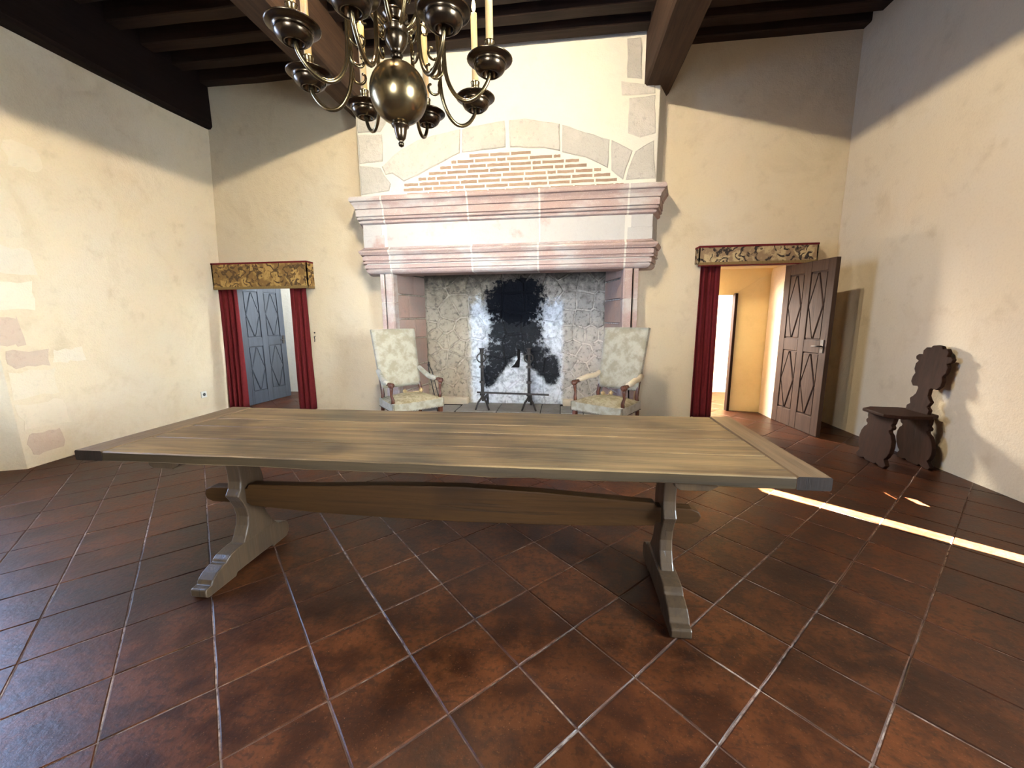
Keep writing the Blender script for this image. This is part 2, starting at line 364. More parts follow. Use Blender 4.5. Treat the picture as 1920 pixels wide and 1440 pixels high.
    def cells(s, us, ws, solid, axis, d0, d1):   # wall cut into cells, holes left open with reveals
        def P(u, w, d): return {'x': (d, u, w), 'y': (u, d, w)}[axis]
        nu, nw = len(us)-1, len(ws)-1
        S_ = lambda i, j: 0 <= i < nu and 0 <= j < nw and solid(i, j)
        for i in range(nu):
            for j in range(nw):
                if not S_(i, j): continue
                a, b, c, e = us[i], us[i+1], ws[j], ws[j+1]
                for d in (d0, d1): s.add([P(a, c, d), P(b, c, d), P(b, e, d), P(a, e, d)], [(0, 1, 2, 3)])
                if not S_(i-1, j): s.add([P(a, c, d0), P(a, e, d0), P(a, e, d1), P(a, c, d1)], [(0, 1, 2, 3)])
                if not S_(i+1, j): s.add([P(b, c, d0), P(b, e, d0), P(b, e, d1), P(b, c, d1)], [(0, 1, 2, 3)])
                if not S_(i, j-1): s.add([P(a, c, d0), P(b, c, d0), P(b, c, d1), P(a, c, d1)], [(0, 1, 2, 3)])
                if not S_(i, j+1): s.add([P(a, e, d0), P(b, e, d0), P(b, e, d1), P(a, e, d1)], [(0, 1, 2, 3)])
        return s
    def mesh(s, name, mat, off=(0, 0, 0)):
        me = bpy.data.meshes.new(name)
        me.from_pydata([(v[0]-off[0], v[1]-off[1], v[2]-off[2]) for v in s.v], [], s.f)
        me.polygons.foreach_set('use_smooth', s.sm); me.materials.append(mat)
        bm = bmesh.new(); bm.from_mesh(me); bmesh.ops.remove_doubles(bm, verts=bm.verts, dist=1e-5)
        bmesh.ops.recalc_face_normals(bm, faces=bm.faces); bm.to_mesh(me); bm.free(); me.update(); return me

def wpos(o):
    v = Vector((0, 0, 0))
    while o is not None: v += o.location; o = o.parent
    return v
def tag(o, label=None, cat=None, group=None, kind=None):
    if label: o['label'] = label
    if cat: o['category'] = cat
    if group: o['group'] = group
    if kind: o['kind'] = kind
    return o
def link(name, me, parent=None, loc=(0, 0, 0), rotz=0, bevel=0, seg=2):
    o = bpy.data.objects.new(name, me); COL.objects.link(o); o.location = loc
    if rotz: o.rotation_euler.z = rotz
    if parent is not None: o.parent = parent
    if bevel:
        md = o.modifiers.new('bevel', 'BEVEL'); md.width = bevel; md.segments = seg; md.limit_method = 'ANGLE'; md.angle_limit = .6
    return o
def build(mb, name, mat, parent=None, off=(0, 0, 0), bevel=0, seg=2, loc=(0, 0, 0)):
    """off: world location of the frame that the vertices are given in minus parent frame"""
    return link(name, mb.mesh(name, mat, off), parent, loc, 0, bevel, seg)
def thing(name, label, cat, loc=(0, 0, 0), rotz=0, group=None, kind=None):
    o = bpy.data.objects.new(name, None); COL.objects.link(o); o.location = loc; o.rotation_euler.z = rotz
    o.empty_display_size = .1
    return tag(o, label, cat, group, kind)
def at(p, Y):            # measured photo point carried onto the plane y = Y of the room
    d = _r*((p[0]-960)/F)-_u*((p[1]-720)/F)+_f; k = Y/d.y
    return (d.x*k, CAM_H+d.z*k)
def ray_px(P):
    v = Vector(P)-Vector((0, 0, CAM_H)); z = v.dot(_f)
    if z < .05: return None
    return (960+F*v.dot(_r)/z, 720-F*v.dot(_u)/z, z)

# ------------------------------------------------------------------ room shell
XR, YB, YF, CEIL = 3.30, 5.50, -3.0, 4.64
def xl(y, z):     # left wall leans and is slightly twisted
    b = -4.91+(y-2.95)*(-.21/2.55); tp = -5.06+(y-2.95)*(.19/2.55)
    return b+(tp-b)*min(z, 4.7)/4.7
# back wall with two doorways and the fireplace opening
us = [-6.2, -5.02, -3.82, -2.33, .86, 1.74, 2.74, 3.5]; ws = [0, 1.86, 1.95, 2.6, 4.95]
HOL = {(1, 0), (3, 0), (3, 1), (3, 2), (5, 0), (5, 1)}
mb = MB().cells(us, ws, lambda i, j: (i, j) not in HOL, 'y', YB, YB+.34)
wall_back = tag(build(mb, 'wall_back', M['plaster']), 'cream limewashed back wall around the fireplace', None, None, 'structure')
# left wall: leaning face from the window embrasure to the corner, splayed reveal, part beyond the window
mb = MB()
def lw(y0, y1, z0, z1, splay0=None):
    mb.grid(lambda u, v: (xl(y0+(y1-y0)*u, z0+(z1-z0)*v), y0+(y1-y0)*u, z0+(z1-z0)*v), 14, 14, True)
lw(2.95, 5.5, 0, 4.7)
for (a, b) in ((2.95, 2.78), (.35, 1.18)):          # reveals running to the window frame
    mb.add([(xl(a, 0), a, 0), (-5.34, b, 0), (-5.34, b, 3.5), (xl(a, 3.5), a, 3.5)], [(0, 1, 2, 3)])
lw(-3, .35, 0, 4.7); lw(.35, 2.95, 3.5, 4.7)
mb.add([(xl(.35, 3.5), .35, 3.5), (xl(2.95, 3.5), 2.95, 3.5), (-5.34, 2.78, 3.5), (-5.34, 1.18, 3.5)], [(0, 1, 2, 3)])
mb.add([(-5.34, 1.18, 0), (-5.34, 2.78, 0), (-5.34, 2.78, .78), (-5.34, 1.18, .78)], [(0, 1, 2, 3)])
mb.box(-6.1, -5.40, -3, 1.18, 0, 4.7).box(-6.1, -5.40, 2.78, 5.5, 0, 4.7).box(-6.1, -5.40, 1.18, 2.78, 3.3, 4.7).box(-6.1, -5.40, 1.18, 2.78, 0, .78)
wall_left = tag(build(mb, 'wall_left', M['plaster']), 'leaning cream plaster wall on the left with old stones showing', None, None, 'structure')
# right wall: shuttered opening leaves a slit and two small gaps for the sun
uy = [-3, -.40, .90, 1.61, 1.80, 2.34, 2.50, 5.9]; wz = [0, .52, .74, .85, .875, .94, 1.88, 2.62, 4.95]
def rs(i, j):
    if i == 1 and 3 <= j <= 6: return False
    if i == 3 and 1 <= j <= 5: return False
    if i == 5 and j in (2, 4): return False
    return True
mb = MB().cells(uy, wz, rs, 'x', XR, XR+.06).box(XR+.06, XR+1.75, -.70, -.42, 0, 6)     # unseen fin added to block sun from the window opening
wall_right = tag(build(mb, 'wall_right', M['plaster']), 'cream plaster wall on the right behind the carved chair', None, None, 'structure')
mb = MB().cells([-6.2, -1.35, -.15, 3.5], [0, .8, 2.7, 4.95], lambda i, j: (i, j) != (1, 1), 'y', YF-.25, YF).box(-2.6, 2.6, YF-2.4, YF-.25, 2.75, 2.82)  # outdoor slab added out of sight to keep sun off the floor
tag(build(mb, 'wall_front', M['plaster_dim']), 'cream plaster wall behind the viewer', None, None, 'structure')
for i, (x0, x1, y0, y1, z0, z1, ax) in enumerate(((-5.40, -5.35, 1.18, 2.78, .78, 3.3, 'x'), (-1.35, -.15, YF-.2, YF-.14, .8, 2.7, 'y'))):
    mb = MB()
    if ax == 'x':
        for y in (y0, (y0+y1)/2-.03, y1-.06): mb.box(x0, x1, y, y+.06, z0, z1)
        for z in (z0, z0+.6, z0+1.25, z1-.06): mb.box(x0, x1, y0, y1, z, z+.05)
    else:
        for x in (x0, (x0+x1)/2-.03, x1-.06): mb.box(x, x+.06, y0, y1, z0, z1)
        for z in (z0, z0+.6, z0+1.25, z1-.06): mb.box(x0, x1, y0, y1, z, z+.05)
    tag(build(mb, 'window_%d' % (i+1), M['door']), 'timber window frame with glazing bars', None, None, 'structure')

# floor: mortar bed and diagonal terracotta tiles
floor = tag(build(MB().box(-6.1, 3.5, YF, 9.0, -.08, -.0035), 'floor', M['grout']), 'floor of square terracotta tiles laid on the diagonal', None, None, 'structure')
PITCH_T, U0, V0 = .3132, .537, .755
def tile_mesh(k):
    rr = random.Random(k); h = PITCH_T/2-.0024; mb = MB(); n = 3
    ring = []
    cs = [(-h, -h), (h, -h), (h, h), (-h, h)]
    for i in range(4):
        a, b = cs[i], cs[(i+1) % 4]
        for j in range(n):
            q = j/n; w = rr.uniform(-.0016, .0012)
            x, y = a[0]+(b[0]-a[0])*q, a[1]+(b[1]-a[1])*q
            L = math.hypot(x, y); ring.append((x*(1+w/L), y*(1+w/L)))
    mb.chip(ring, 'z', -.02, 0, .004, .88)
    return mb.mesh('tile', M['tile'])
TM = [tile_mesh(k) for k in range(6)]
s2 = math.sqrt(.5); cand = []
for i in range(-40, 40):
    for j in range(-40, 40):
        u = U0+(i+.5)*PITCH_T; v = V0+(j+.5)*PITCH_T
        x, y = (u-v)*s2, (u+v)*s2
        if not (-6.0 < x < 3.42 and -1.0 < y < 7.6): continue
        if 5.42 < y < 6.4 and -2.5 < x < .95: continue
        q = ray_px((x, y, 0)); vis = q is not None and -90 < q[0] < 2010 and q[1] < 1560 and q[1] > 700 and y < 5.35 and xl(min(y, 5.5), 0)-.1 < x < XR+.1
        cand.append((0 if vis else 1, math.hypot(x, y), x, y))
cand.sort()
rest = MB(); tr = random.Random(3)
for k, (nv, d, x, y) in enumerate(cand):
    dz = tr.uniform(-.0012, .0006)
    if k < 300 and not nv:
        link('tile', TM[tr.randrange(6)], floor, (x, y, dz), PI/4+tr.choice((0, PI/2, PI, -PI/2)))
    else:
        h = PITCH_T/2-.0024; c = [(x+a*s2*2*h/1.0*.5*2, y+b*s2*2*h*.5*2) for a, b in ((1, 0), (0, 1), (-1, 0), (0, -1))]
        rest.chip(c, 'z', -.02, dz, .003, .9)
tag(build(rest, 'tile_field', M['tile'], floor), None, None, None, 'stuff')

# ceiling: boards, three great beams, joists
ceiling = tag(build(MB().box(-6.1, 3.5, YF, 6.2, CEIL+.10, CEIL+.2), 'ceiling', M['board']), 'dark timber ceiling of boards on beams and joists', None, None, 'structure')
def wob(mbx, x0, x1, y0, y1, z0, z1, n, axis, amp, seed):   # hand-hewn bar
    rr = random.Random(seed); rings = []
    ch = min(x1-x0 if axis == 'y' else y1-y0, z1-z0)*.07
    for i in range(n+1):
        q = i/n; j = lambda: rr.uniform(-amp, amp)
        if axis == 'y':
            y = y0+(y1-y0)*q; a, b, c, d = x0+j(), x1+j(), z0+j(), z1
            rings.append([(a+ch, y, c), (b-ch, y, c), (b, y, c+ch), (b, y, d), (a, y, d), (a, y, c+ch)])
        else:
            x = x0+(x1-x0)*q; a, b, c, d = y0+j(), y1+j(), z0+j(), z1
            rings.append([(x, a+ch, c), (x, b-ch, c), (x, b, c+ch), (x, b, d), (x, a, d), (x, a, c+ch)])
    m = 6; vs = [p for r in rings for p in r]; fs = [tuple(range(m))[::-1], tuple(range(n*m, n*m+m))]
    for i in range(n):
        for k in range(m): fs.append((i*m+k, i*m+(k+1) % m, (i+1)*m+(k+1) % m, (i+1)*m+k))
    return mbx.add(vs, fs)
BX = [(-5.30, -4.84), (-2.77, -2.44), (.90, 1.23)]
for i, (a, b) in enumerate(BX):
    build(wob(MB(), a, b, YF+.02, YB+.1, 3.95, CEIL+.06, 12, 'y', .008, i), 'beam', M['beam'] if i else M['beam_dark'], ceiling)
def joists(x0, x1, spots, sd):
    for k, (a, b) in enumerate(spots):
        build(wob(MB(), x0, x1, a, b, 4.48, CEIL+.11, 5, 'x', .006, sd+k), 'joist', M['joist'], ceiling)
joists(-4.90, -2.70, [(5.38, 5.56)]+[(4.99-.375*k, 5.15-.375*k) for k in range(21)], 100)
joists(-2.50, .96, [(5.04-.295*k, 5.20-.295*k) for k in range(27)], 200)
joists(1.20, 3.34, [(5.38, 5.56)]+[(5.08-.295*k, 5.24-.295*k) for k in range(27)], 300)
for i in range(24):
    x = -6.0+i*.395
    build(MB().box(x, x+.388, YF+.01, 5.6, CEIL+.082+.006*(i % 2), CEIL+.108), 'board', M['board'], ceiling)

# ------------------------------------------------------------------ fireplace
AX = -.765
fp = thing('fireplace', 'large stone fireplace with pink moulded mantel, brick arch and sooty hearth', 'fireplace', (AX, YB, 0))
FO = (AX, YB, 0)
yb_f = 5.25                                                 # face of the chimney breast
mb = MB().hexa([(AX-1.98, 5.52, 2.75), (AX-1.85, yb_f, 2.75), (AX+1.85, yb_f, 2.75), (AX+1.98, 5.52, 2.75)],
               [(AX-1.98, 5.52, 4.56), (AX-1.85, yb_f, 4.56), (AX+1.85, yb_f, 4.56), (AX+1.98, 5.52, 4.56)])
breast = build(mb, 'chimney_breast', M['plaster_breast'], fp, FO, .012)
def px_stone(pts, proud, mat, name='stone', Y=yb_f, par=breast, inset=.012):
    rr = random.Random(int(pts[0][0]*7+pts[0][1])); poly = [at(p, Y) for p in pts]
    fine = []
    for i in range(len(poly)):
        a, b = poly[i], poly[(i+1) % len(poly)]; L = math.hypot(b[0]-a[0], b[1]-a[1]); k = max(1, int(L/.09))
        for j in range(k):
            q = j/k; w = .006 if j else .002
            fine.append((a[0]+(b[0]-a[0])*q+rr.uniform(-w, w), a[1]+(b[1]-a[1])*q+rr.uniform(-w, w)))
    return build(MB().chip(fine, 'y', Y+.02, Y-proud, inset, .75), name, mat, par, FO)
for pts, pr in (
    ([(716, 313), (740, 290), (785, 262), (863, 242), (862, 287), (820, 309), (785, 328), (757, 340), (735, 325), (723, 328)], .014),
    ([(867, 242), (880, 238), (946, 226), (948, 276), (905, 281), (866, 286)], .012),
    ([(955, 226), (984, 223), (1050, 233), (1050, 283), (1022, 278), (956, 276)], .016),
    ([(1054, 234), (1081, 243), (1143, 262), (1140, 315), (1098, 295), (1054, 285)], .012),
    ([(1147, 263), (1186, 283), (1173, 318), (1168, 337), (1146, 319)], .012),
    ([(1191, 284), (1226, 263), (1229, 335), (1173, 338), (1178, 318)], .010),
    ([(1180, 184), (1229, 178), (1229, 250), (1200, 258), (1178, 250)], .008),
    ([(1165, 152), (1228, 160), (1229, 175), (1166, 179)], .010),
    ([(669, 213), (735, 214), (713, 248), (671, 250)], .010),
    ([(671, 253), (716, 252), (718, 303), (674, 308)], .012),
    ([(675, 311), (714, 315), (722, 331), (733, 345), (730, 358), (678, 366)], .010),
    ([(1176, 72), (1202, 70), (1204, 148), (1176, 146)], .006)):
    px_stone(pts, pr, M['stone'])
# tympanum of thin bricks under the arch
intr = [at(p, yb_f) for p in ((740, 352), (757, 343), (785, 331), (820, 313), (866, 290), (905, 284), (955, 280), (1022, 281), (1054, 288), (1098, 298), (1146, 322), (1170, 338))]
def zmax(x):
    for a, b in zip(intr, intr[1:]):
        if a[0] <= x <= b[0]: return a[1]+(b[1]-a[1])*(x-a[0])/(b[0]-a[0])
    return 0
rr = random.Random(5)
BV = []
for k in range(8):
    b = MB(); h = .017; pts = []
    for q in range(5): pts.append((-.5+q/4, -h+rr.uniform(-.002, .003)))
    for q in range(5): pts.append((.5-q/4, h+rr.uniform(-.004, .002)))
    BV.append(b.hexa([(x, .02, z) for x, z in pts], [(x, 0, z) for x, z in pts]).mesh('brick', M['brick']))
for r in range(9):
    z = 2.905+r*.0595; x = AX-1.32+rr.uniform(0, .12)
    while x < AX+1.45:
        L = rr.choice((.24, .26, .27, .25, .20, .10)); a, b = x, x+L; x += L+.02
        while b-a > .04 and zmax(a) < z+.025: a += .02
        while b-a > .04 and zmax(b) < z+.025: b -= .02
        if b-a < .05: continue
        o = link('brick', BV[rr.randrange(8)], breast, ((a+b)/2-AX, yb_f-YB-.005+rr.uniform(-.002, .002), z)); o.scale.x = b-a
# moulded mantel swept along its plan, cut into blocks at the joints seen in the photograph
YFZ, HF, HW = 5.19, 1.82, 1.95
def path_pt(d, x=None):
    return [(AX-HW-d, YB+.03), (AX-HF-d, YFZ-d), (AX+HF+d, YFZ-d), (AX+HW+d, YB+.03)]
def sweep(prof, xa, xb, gap=.012):
    """profile (d,z); block between xa and xb (None = runs round the return to the wall)"""
    loops = []
    n = 0
    for d, z in prof:
        P4 = path_pt(d); row = []
        if xa is None: row += [P4[0], P4[1]]
        else: row.append((xa+gap, P4[1][1]))
        if xb is None: row += [P4[2], P4[3]]
        else: row.append((xb-gap, P4[2][1]))
        loops.append([(x, y, z) for x, y in row]); n = len(row)
    back = [(x, min(YB+.03, 5.42) if 0 else YB+.03, z) for x, y, z in (loops[0][0], loops[0][-1])]
    mb = MB(); m = len(prof); vs = [p for l in loops for p in l]; fs = []
    for i in range(m-1):
        for k in range(n-1): fs.append((i*n+k, i*n+k+1, (i+1)*n+k+1, (i+1)*n+k))
    mb.add(vs, fs)
    for l in (loops[0], loops[-1]):     # close bottom / top back to the wall
        a, b = l[0], l[-1]; q = list(l)
        if b[1] < YB: q.append((b[0], YB+.03, b[2]))
        if a[1] < YB: q.append((a[0], YB+.03, a[2]))
        mb.add(q, [tuple(range(len(q)))])
    for side, x in ((0, xa), (-1, xb)):
        if x is None: continue
        col = [l[side] for l in loops]; q = col+[(col[-1][0], YB+.03, col[-1][2]), (col[0][0], YB+.03, col[0][2])]
        mb.add(q, [tuple(range(len(q)))])
    return mb
CORN = [(.000, 2.545), (.018, 2.552), (.030, 2.560), (.034, 2.578), (.028, 2.586), (.012, 2.589), (.012, 2.597), (.044, 2.600), (.052, 2.612), (.050, 2.626), (.034, 2.628), (.034, 2.635), (.058, 2.638), (.060, 2.714), (.044, 2.717), (.044, 2.724),
        (.066, 2.726), (.070, 2.745), (.080, 2.768), (.096, 2.788), (.100, 2.797), (.084, 2.799), (.084, 2.805), (.108, 2.808), (.116, 2.818), (.118, 2.838), (.108, 2.862), (.080, 2.872)]
ARCH = [(-.062, 1.925), (-.040, 1.930), (-.018, 1.945), (-.004, 1.966), (-.002, 1.984), (-.018, 1.986), (-.018, 1.993), (.004, 1.996), (.006, 2.042), (-.010, 2.045), (-.010, 2.055), (.024, 2.058), (.028, 2.072), (.024, 2.080), (.004, 2.083), (.004, 2.093), (.024, 2.096),
        (.026, 2.146), (.010, 2.149), (.010, 2.159), (.040, 2.163), (.044, 2.174), (.052, 2.182), (.060, 2.196), (.058, 2.216), (.040, 2.226), (.018, 2.242), (.004, 2.262)]
J = [None, -2.28, -1.18, -.29, .76, None]
for a, b in zip(J, J[1:]):
    build(sweep(CORN, a, b), 'cornice_block', M['pink'], fp, FO)
J2 = [None, -2.24, -1.15, -.31, .745, None]
for a, b in zip(J2, J2[1:]):
    build(sweep(ARCH, a, b), 'lintel_block', M['pink'], fp, FO)
for pf, js in ((CORN, J[1:-1]), (ARCH, J2[1:-1])):
    for x in js:
        build(sweep([(d-.0035, z+(.003 if k == 0 else -.003 if k == len(pf)-1 else 0)) for k, (d, z) in enumerate(pf)], x-.016, x+.016, 0), 'mortar_joint', M['mortar'], fp, FO)
def fr(d, z0, z1): return [(d, z0), (d+.002, z0+.006), (d+.002, z1-.006), (d, z1)]
for a, b, z0, z1, d in ((None, -2.30, 2.262, 2.41, 0), (None, -2.33, 2.41, 2.545, -.002), (-2.27, -1.17, 2.262, 2.545, .002), (-1.17, -.29, 2.262, 2.545, -.001),
                        (-.29, .74, 2.262, 2.545, .003), (.76, None, 2.262, 2.40, 0), (.80, None, 2.40, 2.545, -.002)):
    build(sweep(fr(d, z0, z1), a, b, .008), 'frieze_stone', M['frieze'], fp, FO)
# solid mortar core so that joints are closed
build(MB().hexa([(AX-HW+.01, YB+.03, 2.0), (AX-HF+.02, YFZ+.005, 2.0), (AX+HF-.02, YFZ+.005, 2.0), (AX+HW-.01, YB+.03, 2.0)],
                [(AX-HW+.01, YB+.03, 2.85), (AX-HF+.02, YFZ+.005, 2.85), (AX+HF-.02, YFZ+.005, 2.85), (AX+HW-.01, YB+.03, 2.85)]), 'mortar_core', M['mortar'], fp, FO)
# jambs: moulded piers of stacked stones
def jamb(xo, xi, sgn):
    z = 0
    j = build(MB().box(min(xo, xi)+.015, max(xo, xi)-.015, 5.25, 5.62, 0, 1.96), 'jamb', M['mortar'], fp, FO)
    for k, h in enumerate((.42, .40, .38, .36, .37)):
        w = xi-xo
        prof = [(xo, 5.62), (xo, 5.30), (xo+w*.05, 5.24), (xo+w*.30, 5.235), (xo+w*.34, 5.25), (xo+w*.42, 5.25), (xo+w*.46, 5.222), (xo+w*.92, 5.215), (xi, 5.235), (xi, 5.62)]
        b = MB().hexa([(x, y, z+.004) for x, y in prof], [(x, y, z+h-.004) for x, y in prof])
        build(b, 'jamb_stone', M['pink'], j, FO); z += h
jamb(-2.425, -2.235, 1); jamb(.935, .745, -1)
# firebox shell, rubble back, coursed sides
bk = 6.12
mb = MB()
mb.add([(-2.12, bk, 0), (.63, bk, 0), (.63, bk, 2.5), (-2.12, bk, 2.5)], [(0, 1, 2, 3)])
mb.add([(-2.27, 5.3, 0), (-2.12, bk, 0), (-2.12, bk, 2.5), (-2.27, 5.3, 2.5)], [(0, 1, 2, 3)])
mb.add([(.79, 5.3, 0), (.63, bk, 0), (.63, bk, 2.5), (.79, 5.3, 2.5)], [(0, 1, 2, 3)])
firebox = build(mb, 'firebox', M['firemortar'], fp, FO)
build(MB().box(-2.3, .82, 5.24, bk+.05, 2.5, 2.55), 'flue_cover', M['soot'], fp, FO)
seeds = [(160, 120), (420, 180), (170, 300), (430, 340), (300, 420), (150, 480), (140, 560), (270, 555), (190, 640), (170, 760), (260, 700), (350, 690), (440, 620), (400, 760), (350, 880), (230, 860),
         (330, 1040), (150, 930), (180, 1080), (270, 1180), (450, 980), (440, 1140), (120, 1200), (560, 330), (580, 590), (540, 200), (540, 780), (560, 960), (540, 1130),
         (700, 160), (930, 160), (1120, 160), (700, 320), (940, 330), (1130, 320), (700, 500), (910, 540), (1100, 560), (760, 590), (740, 760), (930, 740), (1110, 720), (720, 960), (860, 1060), (1000, 930),
         (1140, 900), (760, 1160), (960, 1180), (1140, 1130), (1290, 220), (1300, 420), (1270, 600), (1290, 760), (1300, 930), (1280, 1120),
         (1440, 130), (1640, 160), (1820, 150), (1440, 330), (1600, 320), (1780, 330), (1420, 480), (1580, 500), (1730, 500), (1430, 640), (1540, 640), (1660, 640), (1800, 640), (1480, 760), (1600, 830), (1750, 780),
         (1440, 900), (1560, 980), (1700, 930), (1420, 1080), (1560, 1120), (1700, 1080), (1800, 1180), (1480, 1200), (330, 60), (620, 70), (1000, 60), (1400, 50), (1740, 40)]
seeds = [at((780+a/5.05, 500+b/5.05), 6.1) for a, b in seeds]
def voronoi(seeds, rect):
    out = []
    for i, (sx, sz) in enumerate(seeds):
        poly = [(rect[0], rect[2]), (rect[1], rect[2]), (rect[1], rect[3]), (rect[0], rect[3])]
        for k, (ox, oz) in enumerate(seeds):
            if k == i: continue
            mx, mz, nx, nz = (sx+ox)/2, (sz+oz)/2, ox-sx, oz-sz
            new = []
            for a, b in zip(poly, poly[1:]+poly[:1]):
                da, db = (a[0]-mx)*nx+(a[1]-mz)*nz, (b[0]-mx)*nx+(b[1]-mz)*nz
                if da <= 0: new.append(a)
                if da*db < 0:
                    q = da/(da-db); new.append((a[0]+(b[0]-a[0])*q, a[1]+(b[1]-a[1])*q))
            poly = new
            if len(poly) < 3: break
        if len(poly) >= 3: out.append(poly)
    return out
rr = random.Random(9)
for poly in voronoi(seeds, (-2.11, .62, .0, 2.12)):
    cx = sum(p[0] for p in poly)/len(poly); cz = sum(p[1] for p in poly)/len(poly)
    fine = []
    for a, b in zip(poly, poly[1:]+poly[:1]):
        L = math.hypot(b[0]-a[0], b[1]-a[1])
        if L < .02: continue
        k = max(1, int(L/.08))
        for j in range(k):
            q = j/k; w = .006 if j else 0
            fine.append((a[0]+(b[0]-a[0])*q+rr.uniform(-w, w), a[1]+(b[1]-a[1])*q+rr.uniform(-w, w)))
    g = rr.choice((.006, .009, .013))
    ins = [(cx+(x-cx)*(1-g/max(.03, math.hypot(x-cx, z-cz))), cz+(z-cz)*(1-g/max(.03, math.hypot(x-cx, z-cz)))) for x, z in fine]
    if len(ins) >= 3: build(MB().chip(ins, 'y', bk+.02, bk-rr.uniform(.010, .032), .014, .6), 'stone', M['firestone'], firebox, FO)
for sx0, sx1 in ((-2.262, -2.118), (.782, .628)):
    z = .02; k = 0
    while z < 2.4:
        h = rr.uniform(.26, .40); cuts = [5.32, 5.32+(.45 if k % 2 else .30), 6.10]
        for a, b in zip(cuts, cuts[1:]):
            X = lambda y: sx0+(sx1-sx0)*(y-5.3)/(bk-5.3)
            sg = 1 if sx0 < 0 else -1; e = .018*sg
            b_ = MB().hexa([(X(a+.008), a+.008, z+.008), (X(b-.008), b-.008, z+.008), (X(b-.008), b-.008, z+h-.008), (X(a+.008), a+.008, z+h-.008)],
                           [(X(a)+e, a+.016, z+.016), (X(b)+e, b-.016, z+.016), (X(b)+e, b-.016, z+h-.016), (X(a)+e, a+.016, z+h-.016)])
            build(b_, 'stone', M['fireside'], firebox, FO)
        z += h; k += 1
build(MB().box(-2.12, -1.45, 5.99, 6.12, 0, .11).box(.02, .62, 5.99, 6.12, 0, .10), 'stone_ledge', M['wall_stone'], fp, FO, .02)
hearth = build(MB().box(-2.26, .78, 5.42, 6.14, -.03, .004), 'hearth', M['soot'], fp, FO)
for x0, x1, y0, y1 in ((-1.52, -.93, 5.50, 6.09), (-.92, -.30, 5.50, 6.09), (-.29, -.02, 5.50, 6.09), (-.01, .30, 5.50, 5.95), (-2.20, -1.54, 5.46, 5.90), (.31, .74, 5.46, 5.95)):
    build(MB().box(x0, x1, y0, y1, 0, .016), 'slab', M['hearth'], hearth, FO, .006)

# ------------------------------------------------------------------ rooms beyond the doorways
mb = MB().box(-6.2, -2.6, 6.86, 6.95, 0, 2.7).box(-6.25, -6.15, 5.84, 6.9, 0, 2.7).box(-2.75, -2.65, 5.84, 6.9, 0, 2.7).box(-6.2, -2.6, 5.84, 6.95, 2.6, 2.7)
tag(build(mb, 'wall_left_room', M['plaster_white']), 'bright white walls of the room seen through the left doorway', None, None, 'structure')
mb = MB()
pts_l = [(1.74, 5.5), (1.50, 5.93)]
mb.hexa([(2.74, 5.8, 0), (2.85, 5.83, 0), (2.37, 5.94, 0), (2.37, 6.0, 0), (3.0, 6.0, 0), (3.0, 5.8, 0)], [(2.74, 5.8, 2.4), (2.85, 5.83, 2.4), (2.37, 5.94, 2.4), (2.37, 6.0, 2.4), (3.0, 6.0, 2.4), (3.0, 5.8, 2.4)])
mb.add([(1.6, 5.80, 1.96), (2.74, 5.80, 1.96), (2.86, 5.86, 1.88), (2.37, 5.95, 1.63), (1.5, 5.95, 1.63)], [(0, 1, 2, 3, 4)])
mb.box(1.5, 2.40, 5.96, 6.05, 1.62, 2.4).box(1.40, 1.55, 5.84, 6.0, 0, 2.4)
mb.box(2.95, 3.05, 6.0, 7.5, 0, 2.4).box(.95, 1.05, 5.98, 7.5, 0, 2.4).box(.95, 3.05, 5.84, 7.5, 2.3, 2.4)
tag(build(mb, 'wall_passage', M['plaster_ochre']), 'ochre plaster walls of the passage beyond the right doorway', None, None, 'structure')
tag(build(MB().box(1.0, 3.0, 7.40, 7.5, 0, 2.4), 'wall_passage_end', M['plaster_white']), 'white sunlit end wall of the passage', None, None, 'structure')
tag(build(MB().box(2.335, 2.372, 5.90, 5.99, 0, 1.64), 'trim_1', M['carved'], None, (0, 0, 0), .004), 'dark timber edge of the bright inner doorway', None, None, 'structure')

